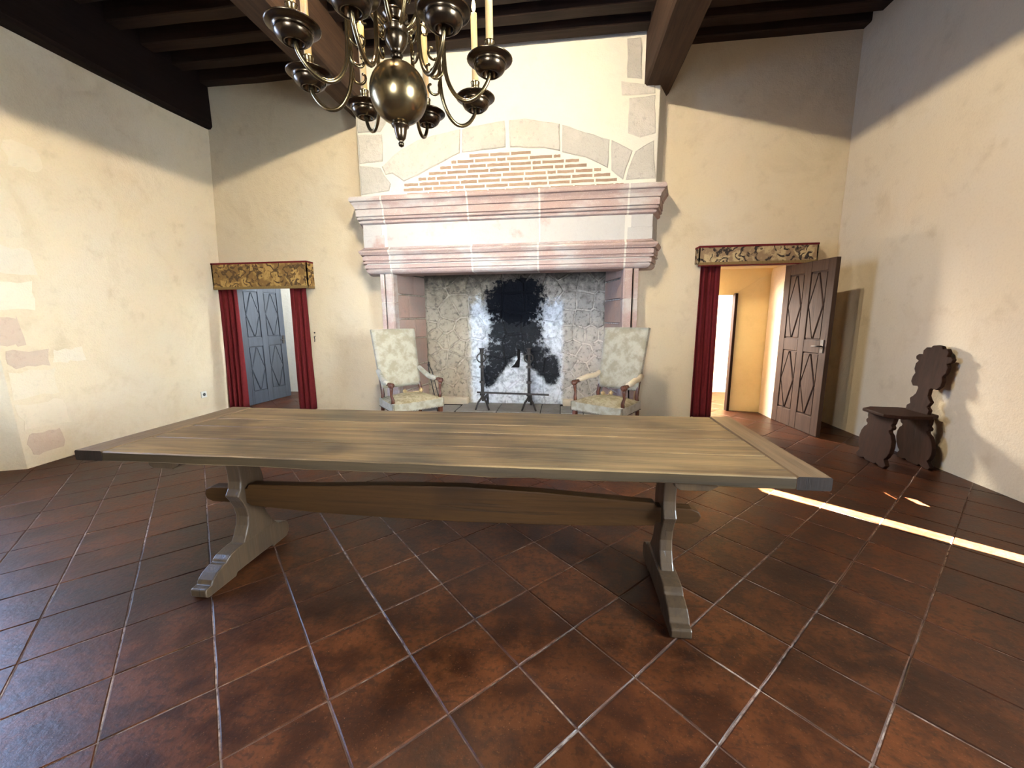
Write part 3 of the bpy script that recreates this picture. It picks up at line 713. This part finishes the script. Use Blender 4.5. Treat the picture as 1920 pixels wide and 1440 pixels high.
# door leaves: stiles, rails, sunk panels with raised lozenges
def door_leaf(name, label, Wd, H, mat, handle_x, loc, rotz):
    """leaf lies in local xz, decorated face towards local -y, hinge at x=0"""
    root = thing(name, label, None, loc, rotz, None, 'structure')
    build(MB().box(.01, Wd-.01, -.004, .022, .01, H-.01), 'door_core', mat, root)
    st = .105*Wd/.83; mid = Wd/2
    for x0, x1 in ((0, st), (mid-st*.5, mid+st*.5), (Wd-st, Wd)):
        build(MB().box(x0, x1, -.022, .024, 0, H), 'stile', mat, root, (0, 0, 0), .004)
    zr = [(0, .20), (.92, 1.06), (H-.12, H)]
    for z0, z1 in zr:
        for a, b in ((st+.001, mid-st*.5-.001), (mid+st*.5+.001, Wd-st-.001)):
            build(MB().box(a, b, -.021, .023, z0, z1), 'rail', mat, root, (0, 0, 0), .004)
    for a, b in ((st, mid-st*.5), (mid+st*.5, Wd-st)):
        for z0, z1 in ((.20, .92), (1.06, H-.12)):
            pn = build(MB().box(a+.004, b-.004, -.008, .004, z0+.004, z1-.004), 'panel', mat, root)
            e = .014; x0, x1, c0, c1 = a+e, b-e, z0+e, z1-e; xm, zm = (x0+x1)/2, (c0+c1)/2; g = .010
            build(MB().chip([(xm, c0), (x1, zm), (xm, c1), (x0, zm)], 'y', -.006, -.022, .012, .5), 'lozenge', mat, pn)
            k = .16*(c1-c0)
            for sx, ex in ((x0, 1), (x1, -1)):
                for cz, ez in ((c0, 1), (c1, -1)):
                    tri = [(sx, cz), (xm-ex*g*1.6, cz), (sx, zm-ez*g*3.0)]
                    if ex*ez < 0: tri = tri[::-1]
                    build(MB().chip(tri, 'y', -.006, -.018, .007, .5), 'corner_field', mat, pn)
    h = MB().box(handle_x-.022, handle_x+.022, -.030, -.020, .93, 1.07)
    h.tube([(handle_x, -.022, 1.0), (handle_x, -.06, 1.0), (handle_x-.03 if handle_x > mid else handle_x+.03, -.068, 1.0), (handle_x-.10 if handle_x > mid else handle_x+.10, -.066, .995)], .008, 8)
    build(h, 'handle', M['iron'], root)
    hg = MB()
    for z in (.25, H-.3): hg.tube([(-.004, -.01, z), (-.004, -.01, z+.12)], .009, 8)
    build(hg, 'hinge', M['iron'], root)
    return root
# left leaf opens away into the white room, right leaf opens into this room
dx, dy = -4.825+4.905, 6.50-5.62
door_leaf('door_1', 'slate-brown panelled door with lozenges, daylight blue in its colour, standing open in the left doorway', math.hypot(dx, dy), 1.90, M['door_daylit'], math.hypot(dx, dy)-.06, (-4.905, 5.62, .004), math.atan2(dy, dx))
dx, dy = 2.825-2.745, 4.665-5.47
door_leaf('door_2', 'dark brown panelled door with lozenges, open into the room on the right', math.hypot(dx, dy), 1.93, M['door'], math.hypot(dx, dy)-.06, (2.745, 5.47, .004), math.atan2(dy, dx))

# ------------------------------------------------------------------ curtains and tapestry valances
def curtain(label, x0, x1, xb0, xb1, z1, folds, grp):
    z0 = .015; y = 5.44
    mb = MB(); ph = x0*3
    def fn(u, v):
        a = x0+(x1-x0)*u; b = xb0+(xb1-xb0)*u; x = a+(b-a)*v**1.5
        amp = .030+.014*v
        w = sin(2*PI*folds*u+ph+.6*sin(v*2+u*5))+.35*sin(4*PI*folds*u+1.3+v)
        return (x+.012*cos(2*PI*folds*u+ph), y+amp*w*.8, z1+(z0-z1)*v)
    mb.grid(fn, 56, 18)
    c = ((x0+x1)/2, y, 0)
    o = build(mb, 'curtain', M['red'], None, c, 0, 2, c)
    md = o.modifiers.new('solid', 'SOLIDIFY'); md.thickness = .008
    return tag(o, label, 'curtain', None)
curtain('dark red curtain at the left side of the left doorway, beside the corner', -5.0, -4.735, -5.04, -4.775, 1.80, 3.5, None)
curtain('dark red curtain at the right side of the left doorway, towards the fireplace', -3.875, -3.645, -3.91, -3.64, 1.80, 3.2, None)
curtain('dark red curtain hanging in the right doorway, left of the open brown door', 1.71, 1.935, 1.70, 1.955, 1.97, 3.2, None)
def valance(label, x0, x1, z0, z1, mat, red):
    y0 = 5.34; r = thing('valance', label, 'valance', ((x0+x1)/2, 5.49, z0))
    off = ((x0+x1)/2, 5.49, z0)
    mb = MB().box(x0, x1, y0, y0+.014, z0+.03, z1-.02).box(x0, x0+.014, y0, 5.495, z0+.03, z1-.02).box(x1-.014, x1, y0, 5.495, z0+.03, z1-.02)
    build(mb, 'tapestry', mat, r, off)
    build(MB().box(x0-.004, x1+.004, y0-.006, y0+.016, z0, z0+.035).box(x1-.012, x1+.004, y0, 5.49, z0, z0+.035), 'lower_border', M['fringe'], r, off, .004)
    build(MB().box(x0-.004, x1+.004, y0-.006, 5.495, z1-.024, z1), 'red_trim', M['red'], r, off, .003)
    if red: build(MB().box(x0-.002, x1+.002, y0-.004, y0+.012, z0-.012, z0), 'red_hem', M['red'], r, off)
valance('ochre tapestry valance over the left doorway', -4.99, -3.525, 1.775, 2.145, M['tapestry_l'], False)
valance('beige and black tapestry valance over the right doorway', 1.655, 3.00, 1.955, 2.185, M['tapestry_r'], True)

# ------------------------------------------------------------------ trestle table
tb = thing('trestle_table', 'long oak trestle table with plank top in the middle of the room', 'table', (-.63, 1.96, 0))
TO = (-.63, 1.96, 0)
ZT = .76
def plank(x0, x1, y0, y1, z0, z1, seed, axis='x', n=18, amp=.0022):
    rr = random.Random(seed); rings = []; c = .005
    for i in range(n+1):
        q = i/n; j = lambda: rr.uniform(-amp, amp)
        if axis == 'x':
            x = x0+(x1-x0)*q; a, b = y0+j(), y1+j(); zl, zh = z0+j()*2, z1+j()*.4
            rings.append([(x, a+c, zl), (x, b-c, zl), (x, b, zl+c), (x, b, zh-c), (x, b-c, zh), (x, a+c, zh), (x, a, zh-c), (x, a, zl+c)])
        else:
            y = y0+(y1-y0)*q; a, b = x0+j(), x1+j(); zl, zh = z0+j()*2, z1+j()*.4
            rings.append([(a+c, y, zl), (b-c, y, zl), (b, y, zl+c), (b, y, zh-c), (b-c, y, zh), (a+c, y, zh), (a, y, zh-c), (a, y, zl+c)])
    m = 8; fs = [tuple(range(m))[::-1], tuple(range(n*m, n*m+m))]
    for i in range(n):
        for k in range(m): fs.append((i*m+k, i*m+(k+1) % m, (i+1)*m+(k+1) % m, (i+1)*m+k))
    return MB().add([p for r in rings for p in r], fs)
for k, (y0, y1) in enumerate(((1.508, 1.738), (1.7415, 1.962), (1.966, 2.126), (2.1295, 2.42))):
    build(plank(-2.085, .862, y0, y1, .712, ZT-.0008*k, k), 'plank', M['table'], tb, TO)
build(plank(-2.235, -2.090, 1.510, 2.418, .712, ZT+.001, 20, 'y', 8), 'breadboard_end', M['table_y'], tb, TO)
build(plank(.867, .985, 1.512, 2.420, .708, ZT+.001, 21, 'y', 8), 'breadboard_end', M['table_y'], tb, TO)
for o in tb.children:
    if o.name == 'plank':
        o.data.materials.append(M['table_edge'])
        for f in o.data.polygons:
            if f.normal.y < -.8: f.material_index = 1
    if o.name.startswith('breadboard'):
        o.data.materials.append(M['endgrain'])
        for f in o.data.polygons:
            if abs(f.normal.y) > .8: f.material_index = 1
for x0, x1 in ((-1.88, -1.72), (.44, .60)):
    pr = [(x0, .71), (x0, .694), (x0+.02, .680), (x1-.035, .680), (x1, .70), (x1, .71)]
    build(MB().prism(pr, 'y', 1.53, 2.40), 'batten', M['leg'], tb, TO, .004)
def trestle(x, hp):
    front = [(1.795, .690), (1.815, .645), (1.838, .585), (1.845, .53), (1.846, .485), (1.838, .445), (1.815, .412), (1.838, .375), (1.860, .325), (1.868, .275), (1.858, .225), (1.835, .175), (1.800, .125)]
    rear = [(1.950, .690), (1.955, .645), (1.968, .585), (1.985, .53), (2.002, .485), (2.008, .445), (2.002, .412), (1.990, .375), (1.985, .325), (1.990, .275), (2.008, .225), (2.040, .175), (2.075, .125)]
    post = build(MB().prism(front+rear[::-1], 'x', x-hp, x+hp), 'post', M['leg'], tb, TO, .006)
    top = [(1.570, 0), (1.556, .012), (1.556, .044), (1.566, .050), (1.592, .052), (1.602, .072), (1.632, .094), (1.672, .108), (1.692, .110), (1.696, .120), (1.718, .134), (1.760, .142), (1.80, .146),
           (2.06, .146), (2.085, .120), (2.13, .108), (2.155, .095), (2.165, .060), (2.160, .028), (2.140, .004), (2.02, 0), (2.01, .016), (1.75, .016), (1.74, 0)]
    build(MB().prism(top, 'x', x-.043, x+.043), 'foot', M['leg'], tb, TO, .007)
trestle(-1.752, .040); trestle(.512, .030)
topz = [(-1.965, .395), (-1.955, .425), (-1.92, .438), (-1.70, .440), (-1.69, .462), (-1.3, .470), (-.9, .492), (-.5, .503), (-.1, .492), (.2, .475), (.45, .462), (.46, .444), (.62, .442), (.655, .428), (.668, .404)]
botz = [(.655, .378), (.62, .364), (.46, .362), (.45, .345), (.2, .330), (-.1, .318), (-.5, .310), (-.9, .312), (-1.3, .318), (-1.69, .338), (-1.70, .352), (-1.92, .352), (-1.955, .366)]
build(MB().prism(topz+botz, 'y', 1.866, 1.926), 'stretcher', M['rail'], tb, TO, .006)

# ------------------------------------------------------------------ high-backed armchairs
def armchair(label, loc, rotz, sag, seed):
    r = thing('armchair', label, 'armchair', loc, rotz, 'high-backed armchairs flanking the fireplace')
    rr = random.Random(seed)
    wf, wb, d = .325, .285, .265
    def ring(s, z): return [(-wf*s, -d*s, z), (wf*s, -d*s, z), (wb*s, d*s, z), (-wb*s, d*s, z)]
    # seat: padded box with domed top
    mb = MB().hexa(ring(1, .265), ring(1.015, .375)); build(mb, 'seat_apron', M['velvet'], r, (0, 0, 0), .008)
    def dome(u, v):
        y = -d+2*d*v; w = wf+(wb-wf)*v; x = -w+2*w*u
        e = (1-abs(2*u-1)**3)*(1-abs(2*v-1)**3)
        return (x*1.015, y*1.015, .372+.055*e+.004*sin(9*u+4*v)*e)
    build(MB().grid(dome, 14, 14), 'seat_cushion', M['bald'], r)
    # back: raked padded panel
    def bp(u, v, o):
        z = .49+.72*v; w = .262+.026*v; y = .235+.165*v
        e = (1-abs(2*u-1)**4)*(1-abs(2*v-1)**4)
        return (-w+2*w*u, y+(-.022*e-.012 if o == 0 else .035), z+(.004*sin(PI*u) if v > .9 else 0))
    mb = MB().grid(lambda u, v: bp(u, v, 0), 12, 14)
    mb.grid(lambda u, v: bp(u, v, 1), 2, 14)
    for u in (0, 1): mb.grid(lambda a, v, u=u: tuple(bp(u, v, 0)[k]*(1-a)+bp(u, v, 1)[k]*a for k in range(3)), 1, 14, False)
    for v in (0, 1): mb.grid(lambda u, a, v=v: tuple(bp(u, v, 0)[k]*(1-a)+bp(u, v, 1)[k]*a for k in range(3)), 12, 1, False)
    build(mb, 'backrest', M['velvet'], r)
    # studs along the edges of back and apron
    st = MB()
    def stud(p): st.ball(p, .0055, n=5, m=3)
    for k in range(44):
        v = k/43
        for u in (0, 1): x, y, z = bp(u, v, 0); stud((x*.99, y+.004, z))
    for k in range(28):
        x, y, z = bp(k/27, 0, 0); stud((x, y+.003, z+.008))
    for k in range(34):
        x = -wf+2*wf*k/33; stud((x, -d-.003, .275)); y = -d+2*d*k/33; w = wf+(wb-wf)*k/33; stud((w+.003, y, .275)); stud((-w-.003, y, .275))
    for k in range(8):
        z = .285+.085*k/7
        for s in (-1, 1): stud((s*wf*.985, -d-.005, z)); stud((s*(wf+.004), -d*.96, z))
    tag(build(st, 'stud_trim', M['stud'], r), None, None, None, 'stuff')
    # legs, rear posts and stretchers
    for sx in (-1, 1):
        pf = MB().lathe([(.022, 0), (.026, .02), (.016, .035), (.024, .06), (.018, .08), (.026, .14), (.020, .18), (.026, .20)], (sx*(wf-.035), -d+.035, 0), 12)
        pf.box(sx*(wf-.035)-.023, sx*(wf-.035)+.023, -d+.012, -d+.058, .20, .268); build(pf, 'leg', M['mahogany'], r)
        x = sx*(wb-.03)
        pb = MB().tube([(x, d+.02, 0), (x, d-.012, .16), (x, d-.02, .30), (x, .215, .42), (x*.98, .262, .56), (x*.99, .325, .85), (x*1.0, .405, 1.17)], [.021, .022, .023, .023, .021, .018, .014], 8); build(pb, 'rear_post', M['mahogany'], r)
    ss = MB().tube([(-wf+.05, -d+.04, .12), (-.12, -d+.035, .10), (0, -d+.035, .135), (.12, -d+.035, .10), (wf-.05, -d+.04, .12)], .014, 8)
    for sx in (-1, 1): ss.tube([(sx*(wf-.035), -d+.04, .09), (sx*(wb-.03), d-.01, .09)], .012, 8)
    build(ss, 'stretcher', M['mahogany'], r)
    # arms: scrolled rails with padded cloth, carved supports
    for sx in (-1, 1):
        xa = sx*(wf-.01)
        zb = .70 if sag else .655
        pts = [(sx*.275, .275, zb), (sx*.285, .18, zb-.035-sag*.5), (sx*.300, .06, .625-sag), (xa, -.06, .605-sag*.6), (xa, -.15, .598), (xa, -.205, .600)]
        ar = MB().tube(pts, [.016, .017, .018, .018, .020, .022], 10)
        for k in (-1, 1): ar.ball((xa+k*.012, -.215, .590), .026, .030, .028, 12, 8)
        ar.ball((xa, -.222, .585), .020, .036, .034, 12, 8)
        a = build(ar, 'arm', M['mahogany'], r)
        pp = [tuple(Vector(pts[i])+Vector((0, 0, .012))) for i in range(5)]
        pp[4] = (xa, -.135, .612)
        build(MB().tube(pp, [.026, .030, .031, .031, .024], 12, True, 1.1), 'arm_pad', M['pad'] if not sag else M['velvet'], a)
        sp = MB().tube([(sx*(wf-.022), -.205, .372), (sx*(wf-.020), -.212, .42), (sx*(wf-.012), -.195, .47), (sx*(wf-.012), -.205, .53), (xa, -.212, .585)], [.022, .019, .015, .019, .022], 10)
        build(sp, 'arm_support', M['mahogany'], r)
    return r
armchair('worn cream high-backed armchair with drooping pale arm pads, left of the hearth', (-1.86, 4.66, 0), math.radians(46), .025, 1)
armchair('worn pale green high-backed armchair with straight tan arm pads, right of the hearth', (.53, 4.66, 0), math.radians(-36), 0, 2)
def teasel(label, loc, rotz, stems):
    r = thing('dried_teasel', label, 'dried flower', loc, rotz)
    for k, (a, L) in enumerate(stems):
        e = (L*cos(a), L*sin(a), .012)
        build(MB().tube([(0, 0, .006), (e[0]*.5, e[1]*.5, .014), e], .004, 6), 'stem', M['straw'], r)
        h = MB(); rr = random.Random(k)
        h.ball((e[0], e[1], .026), .022, .022, .024, 10, 7)
        for q in range(26):
            t1, t2 = rr.uniform(0, 6.28), rr.uniform(-.6, 1.4)
            dv = Vector((cos(t1)*cos(t2), sin(t1)*cos(t2), sin(t2)))
            c = Vector((e[0], e[1], .026)); h.tube([c+dv*.015, c+dv*.038], [.003, .0006], 4, False)
        build(h, 'seed_head', M['straw'], r)
teasel('dried thistle stalk with two heads lying on the left armchair seat', (-1.86, 4.69, .432), math.radians(20), ((.1, .13), (PI+.2, .07)))
teasel('dried thistle heads lying on the right armchair seat', (.53, 4.70, .432), math.radians(10), ((.2, .05), (PI-.3, .05)))

# ------------------------------------------------------------------ carved board chair by the right wall
sg = thing('board_chair', 'dark carved wooden board chair with scalloped back against the right wall', 'chair', (3.035, 3.905, 0), math.radians(-91))
def mirror(half): return [(x, z) for x, z in half]+[(-x, z) for x, z in half[::-1]]
fb = [(.055, 0), (.075, .018), (.12, .0), (.165, .0), (.185, .028), (.165, .055), (.150, .075), (.172, .10), (.190, .145), (.195, .20), (.185, .255), (.160, .300), (.135, .318), (.130, .335), (.150, .345), (.158, .368), (.140, .385), (.150, .405), (.155, .452)]
fbp = [(0.0, .022)]+fb
poly = [(x, z) for x, z in fb]+[(-x, z) for x, z in fb[::-1]]
def board(yb, yt, th, name, pl=poly, z0=0, zt=.452, scale=1.0):
    mb = MB(); f = lambda z: yb+(yt-yb)*(z-z0)/(zt-z0)
    mb.hexa([(x*scale, f(z), z) for x, z in pl], [(x*scale, f(z)+th, z) for x, z in pl])
    return build(mb, name, M['carved'], sg, (0, 0, 0), .005)
front = board(-.205, -.165, .038, 'front_board')
board(.145, .105, .036, 'rear_board')
oct_ = [(-.20, -.13), (-.13, -.235), (.13, -.235), (.20, -.13), (.19, .10), (.12, .20), (-.12, .20), (-.19, .10)]
build(MB().prism(oct_, 'z', .452, .482), 'seat', M['carved'], sg, (0, 0, 0), .008)
bh = [(.115, .475), (.118, .52), (.088, .545), (.100, .568), (.108, .590), (.085, .610), (.062, .640), (.058, .690), (.070, .705), (.120, .700), (.150, .735), (.150, .78), (.135, .815), (.158, .850), (.160, .90), (.140, .925), (.172, .940), (.180, .965), (.158, .985), (.118, .985), (.125, 1.02), (.100, 1.050), (.062, 1.045), (.045, 1.068), (.0, 1.075)]
pl = bh+[(-x, z) for x, z in bh[:-1][::-1]]
back = board(.110, .195, .032, 'backrest', pl, .475, 1.075)

# ------------------------------------------------------------------ fireplace irons
def firedog(label, x, y, h):
    r = thing('firedog', label, 'firedog', (x, y, .016), 0, 'pair of iron firedogs on the hearth')
    mb = MB().tube([(0, 0, .20), (0, 0, h-.06)], [.026, .021], 6, False).lathe([(.022, h-.07), (.034, h-.06), (.026, h-.045), (.030, h-.02), (.045, h)], (0, 0, 0), 10)
    for z in (.22, .40, .62): mb.box(-.034, .034, -.034, .034, z, z+.03)
    build(mb, 'shaft', M['iron'], r)
    for s in (-1, 1):
        build(MB().tube([(0, 0, .215), (s*.015, -.01, .18), (s*.060, -.03, .12), (s*.085, -.04, .05), (s*.10, -.045, .008)], [.02, .016, .014, .013, .014], 8), 'leg', M['iron'], r)
    ring = [(.062*cos(a), -.045, h-.135+.062*sin(a)) for a in [2*PI*k/20 for k in range(21)]]
    build(MB().tube(ring, .009, 8).box(-.012, .012, -.045, 0, h-.085, h-.06), 'ring', M['iron'], r)
    build(MB().box(-.016, .016, .0, .40, .13, .165).box(-.016, .016, .37, .40, 0, .14), 'log_rest', M['iron'], r, (0, 0, 0), .004)
firedog('tall wrought-iron firedog on the left of the hearth, ring on its shaft', -1.135, 5.60, .90)
firedog('tall wrought-iron firedog on the right of the hearth, nearer the green armchair', -.46, 5.60, .90)
tag(build(MB().box(-.53, .50, -.010, .010, -.012, .012), 'iron_bar', M['iron'], None, (0, 0, 0), .003, 2, (-.675, 5.545, .275)), 'long iron bar laid across both firedogs', 'bar')
bpy.data.objects['iron_bar'].rotation_euler.y = .022
tg = thing('fire_tongs', 'black iron fire tongs leaning behind the left armchair', 'tongs', (-1.76, 5.32, .01))
for s in (-1, 1):
    build(MB().tube([(s*.03+.06, .02, 0), (s*.028+.02, .02, .25), (s*.022-.05, .02, .60), (s*.012-.07, .02, .66), (-.075, .02, .69)], .007, 6), 'tong_arm', M['iron'], tg)
build(MB().lathe([(.010, 0), (.022, .012), (.012, .03), (.016, .045), (.004, .06)], (-.075, .02, .68), 8), 'knob', M['iron'], tg)
tag(build(MB().prism([(-.075, 0), (.055, 0), (.065, .12), (.072, .27), (.028, .29), (.020, .20), (.028, .13), (-.02, .05)], 'y', -.012, .012), 'iron_plate', M['soot'], None, (0, 0, 0), .003, 2, (-.70, 6.065, .585)), 'dark iron hook plate on the sooty fireback between the firedogs', 'hook plate')

# ------------------------------------------------------------------ chandelier
CX, CY, CZ, RR = -.768, 1.982, 2.47, .431
ch = thing('chandelier', 'brass chandelier with globe and candle arms hanging over the table', 'chandelier', (CX, CY, 2.15))
HO = (CX, CY, 2.15)
c0 = (CX, CY, 0)
gl = []
for k in range(21):
    a = -PI/2+PI*k/20; gl.append((max(.012, .131*cos(a)), 2.380+.129*sin(a)*(1.0 if a > 0 else 1.02)))
build(MB().lathe(gl, c0, 36), 'globe', M['brass'], ch, HO)
build(MB().lathe([(.001, 2.150), (.012, 2.156), (.014, 2.166), (.008, 2.176), (.014, 2.180), (.022, 2.190), (.028, 2.215), (.030, 2.235), (.040, 2.240), (.041, 2.247), (.026, 2.252), (.020, 2.258), (.027, 2.266), (.022, 2.275)], c0, 24), 'finial', M['bronze'], ch, HO)
build(MB().lathe([(.030, 2.500), (.034, 2.508), (.024, 2.516), (.022, 2.530), (.028, 2.536), (.020, 2.545), (.030, 2.560), (.047, 2.585), (.054, 2.615), (.050, 2.632), (.058, 2.638), (.058, 2.650), (.044, 2.656), (.046, 2.680),
                  (.058, 2.69), (.058, 2.705), (.04, 2.715), (.032, 2.73), (.04, 2.76), (.055, 2.80), (.05, 2.83), (.03, 2.85), (.025, 2.90), (.05, 2.95), (.06, 3.0), (.045, 3.05), (.02, 3.08), (.02, 3.2), (.035, 3.22), (.01, 3.26)], c0, 24), 'stem', M['bronze'], ch, HO)
build(MB().lathe([(.008, 3.25), (.008, 4.70)], c0, 8).lathe([(.05, 4.60), (.045, 4.64), (.02, 4.72)], c0, 12), 'suspension_rod', M['iron'], ch, HO)
arm_prof = [(.045, 2.640), (.075, 2.660), (.105, 2.705), (.135, 2.755), (.165, 2.775), (.192, 2.765), (.210, 2.725), (.217, 2.66), (.220, 2.58), (.222, 2.50), (.228, 2.445), (.245, 2.395), (.275, 2.352), (.312, 2.332), (.350, 2.336), (.385, 2.358), (.410, 2.388), (.425, 2.418), (.431, 2.462)]
def smooth(pts, k=4):
    out = []
    for i in range(len(pts)-1):
        p = [Vector(pts[max(0, min(len(pts)-1, i+j))]) for j in (-1, 0, 1, 2)]
        for q in range(k):
            u = q/k
            out.append(tuple(.5*((2*p[1])+(p[2]-p[0])*u+(2*p[0]-5*p[1]+4*p[2]-p[3])*u*u+(3*p[1]-p[0]-3*p[2]+p[3])*u**3)))
    return out+[tuple(pts[-1])]
arm_prof = smooth(arm_prof, 3)
def spiral(cr, cz, r0, a0, a1, n=16): return [(cr+(r0*(1-.72*k/n))*cos(a0+(a1-a0)*k/n), cz+(r0*(1-.72*k/n))*sin(a0+(a1-a0)*k/n)) for k in range(n+1)]
CR_ = {'A': 'tall candle with dark cup at far left, nearest of the left pair', 'B': 'candle partly hidden behind the left front cup', 'C': 'candle rising at the left of the globe, its top lost behind scrolls',
       'D': 'lit candle just right of the globe, flame half behind the scrolls', 'E': 'lit candle with a clear flame, behind the far right cup', 'F': 'tall candle in the far right cup, top out of sight'}
KEY = {5: 'A', 4: 'B', 3: 'C', 2: 'D', 1: 'E', 0: 'F'}
for k in range(8):
    a = PI/4*k+.015; ca, sa = cos(a), sin(a)
    P = lambda r, z: (CX+r*ca, CY+r*sa, z)
    arm = build(MB().tube([P(r, z) for r, z in arm_prof], [.0095]*len(arm_prof), 8), 'arm', M['brass'], ch, HO)
    sc = MB(); sc2 = MB(); sc3 = MB()
    sc.tube([P(.219, 2.60)]+[P(r, z) for r, z in spiral(.172, 2.545, .046, .3, -4.6)], [.006]*17+[.004], 6)
    sc2.tube([P(.222, 2.52)]+[P(r, z) for r, z in spiral(.176, 2.462, .042, .5, -4.4)], [.006]*17+[.004], 6)
    sc3.tube([P(.10, 2.70)]+[P(r, z) for r, z in spiral(.138, 2.69, .036, 3.0, -1.8)], [.006]*17+[.004], 6)
    for q in (sc, sc2, sc3): build(q, 'scroll', M['brass'], arm, HO)
    cc = P(RR, 0)
    cup = build(MB().lathe([(.012, 2.462), (.030, 2.455), (.033, 2.434), (.037, 2.429), (.046, 2.432), (.062, 2.444), (.071, 2.458), (.072, 2.468), (.069, 2.476), (.080, 2.481), (.098, 2.486), (.103, 2.490), (.100, 2.493), (.080, 2.489), (.050, 2.483), (.015, 2.485)], cc, 28), 'drip_cup', M['bronze'], ch, HO)
    build(MB().lathe([(.026, 2.482), (.024, 2.498), (.014, 2.512), (.012, 2.520), (.018, 2.530), (.021, 2.540), (.021, 2.556), (.024, 2.560), (.024, 2.565), (.017, 2.565)], cc, 16), 'candle_socket', M['brass'], cup, HO)
    if k in KEY:
        cn = thing('candle', CR_[KEY[k]], 'candle', (cc[0], cc[1], 2.562), 0, 'candles on the chandelier')
        zt = .322
        build(MB().lathe([(.0165, 0), (.0165, .31), (.015, .320), (.004, zt)], (0, 0, 0), 14), 'wax_stick', M['wax'], cn)
        build(MB().tube([(0, 0, zt-.004), (.001, 0, zt+.012)], .0015, 5), 'wick', M['soot'], cn)
        build(MB().lathe([(.001, zt+.004), (.0075, zt+.014), (.0105, zt+.026), (.009, zt+.042), (.0045, zt+.058), (.0005, zt+.072)], (0, 0, 0), 12), 'flame', M['flame'], cn)
for p, lb in zip(LAMPS+[(-.62, 1.35, 4.40)], ('small dark spotlight between joists, left of the chandelier rod', 'small dark spotlight between joists, right of the chandelier rod', 'small dark spotlight between joists, aimed at the mantel')):
    r = thing('ceiling_spotlight', lb, 'spotlight', (p[0], p[1], p[2]+.06), 0, 'spotlights between the joists')
    build(MB().lathe([(.045, .01), (.05, .03), (.05, .10), (.02, .12), (.015, .24)], (0, 0, 0), 14), 'lamp_body', M['iron'], r)

# ------------------------------------------------------------------ small wall pieces
so = thing('wall_socket', 'small white wall socket low on the left wall near the corner', 'socket', (xl(5.02, .30), 5.02, .30), PI/2)
build(MB().box(-.045, .045, -.012, .01, -.045, .045), 'cover_plate', M['white'], so, (0, 0, 0), .005)
build(MB().lathe([(.022, 0), (.022, .004), (.018, .004)], (0, 0, 0), 14), 'outlet', M['lead'], so).rotation_euler.x = PI/2
so.children[1].location.y = -.0105
hk = thing('curtain_hook', 'small dark iron hook on the wall right of the left doorway', 'hook', (-3.59, 5.50, 1.02))
build(MB().tube([(0, .01, .08), (0, -.03, .07), (.012, -.04, .03), (0, -.03, .0)], .006, 6).ball((0, -.012, .13), .012, n=8, m=6), 'hook_bar', M['iron'], hk)
# old stones showing in the left wall beside the window embrasure
def wst(y0, y1, z0, z1, mat, proud=.006, sd=0):
    rr = random.Random(sd); p = []
    def side(a, b, n):
        for j in range(n):
            q = j/n; p.append((a[0]+(b[0]-a[0])*q+rr.uniform(-.022, .022), a[1]+(b[1]-a[1])*q+rr.uniform(-.018, .018)))
    side((y0, z0), (y1, z0), 5); side((y1, z0), (y1, z1), 3); side((y1, z1), (y0, z1), 5); side((y0, z1), (y0, z0), 3)
    n = len(p); lo = [(xl(y, z)-.02, y, z) for y, z in p]; cy, cz = (y0+y1)/2, (z0+z1)/2
    hi = [(xl(y, z)+proud*.5, cy+(y-cy)*.96, cz+(z-cz)*.94) for y, z in p]
    build(MB().hexa(lo, hi), 'stone', mat, wall_left)
wst(2.97, 3.14, 1.13, 1.40, M['wall_stone_red'], .004, 1); wst(2.99, 3.30, .93, 1.09, M['wall_stone_red'], .006, 2); wst(3.33, 3.60, .945, 1.08, M['wall_stone_grey'], .003, 3)
wst(2.97, 3.33, .65, .90, M['wall_stone'], .005, 4); wst(2.98, 3.36, .34, .60, M['wall_stone'], .005, 5); wst(3.00, 3.28, .10, .31, M['wall_stone_red'], .004, 6)
wst(2.98, 3.30, 1.46, 1.72, M['wall_stone_grey'], .003, 7); wst(2.99, 3.36, 1.78, 2.02, M['wall_stone_grey'], .003, 8); wst(3.02, 3.30, 2.10, 2.36, M['wall_stone'], .003, 9); wst(3.30, 3.55, 2.75, 2.98, M['wall_stone'], .002, 10)
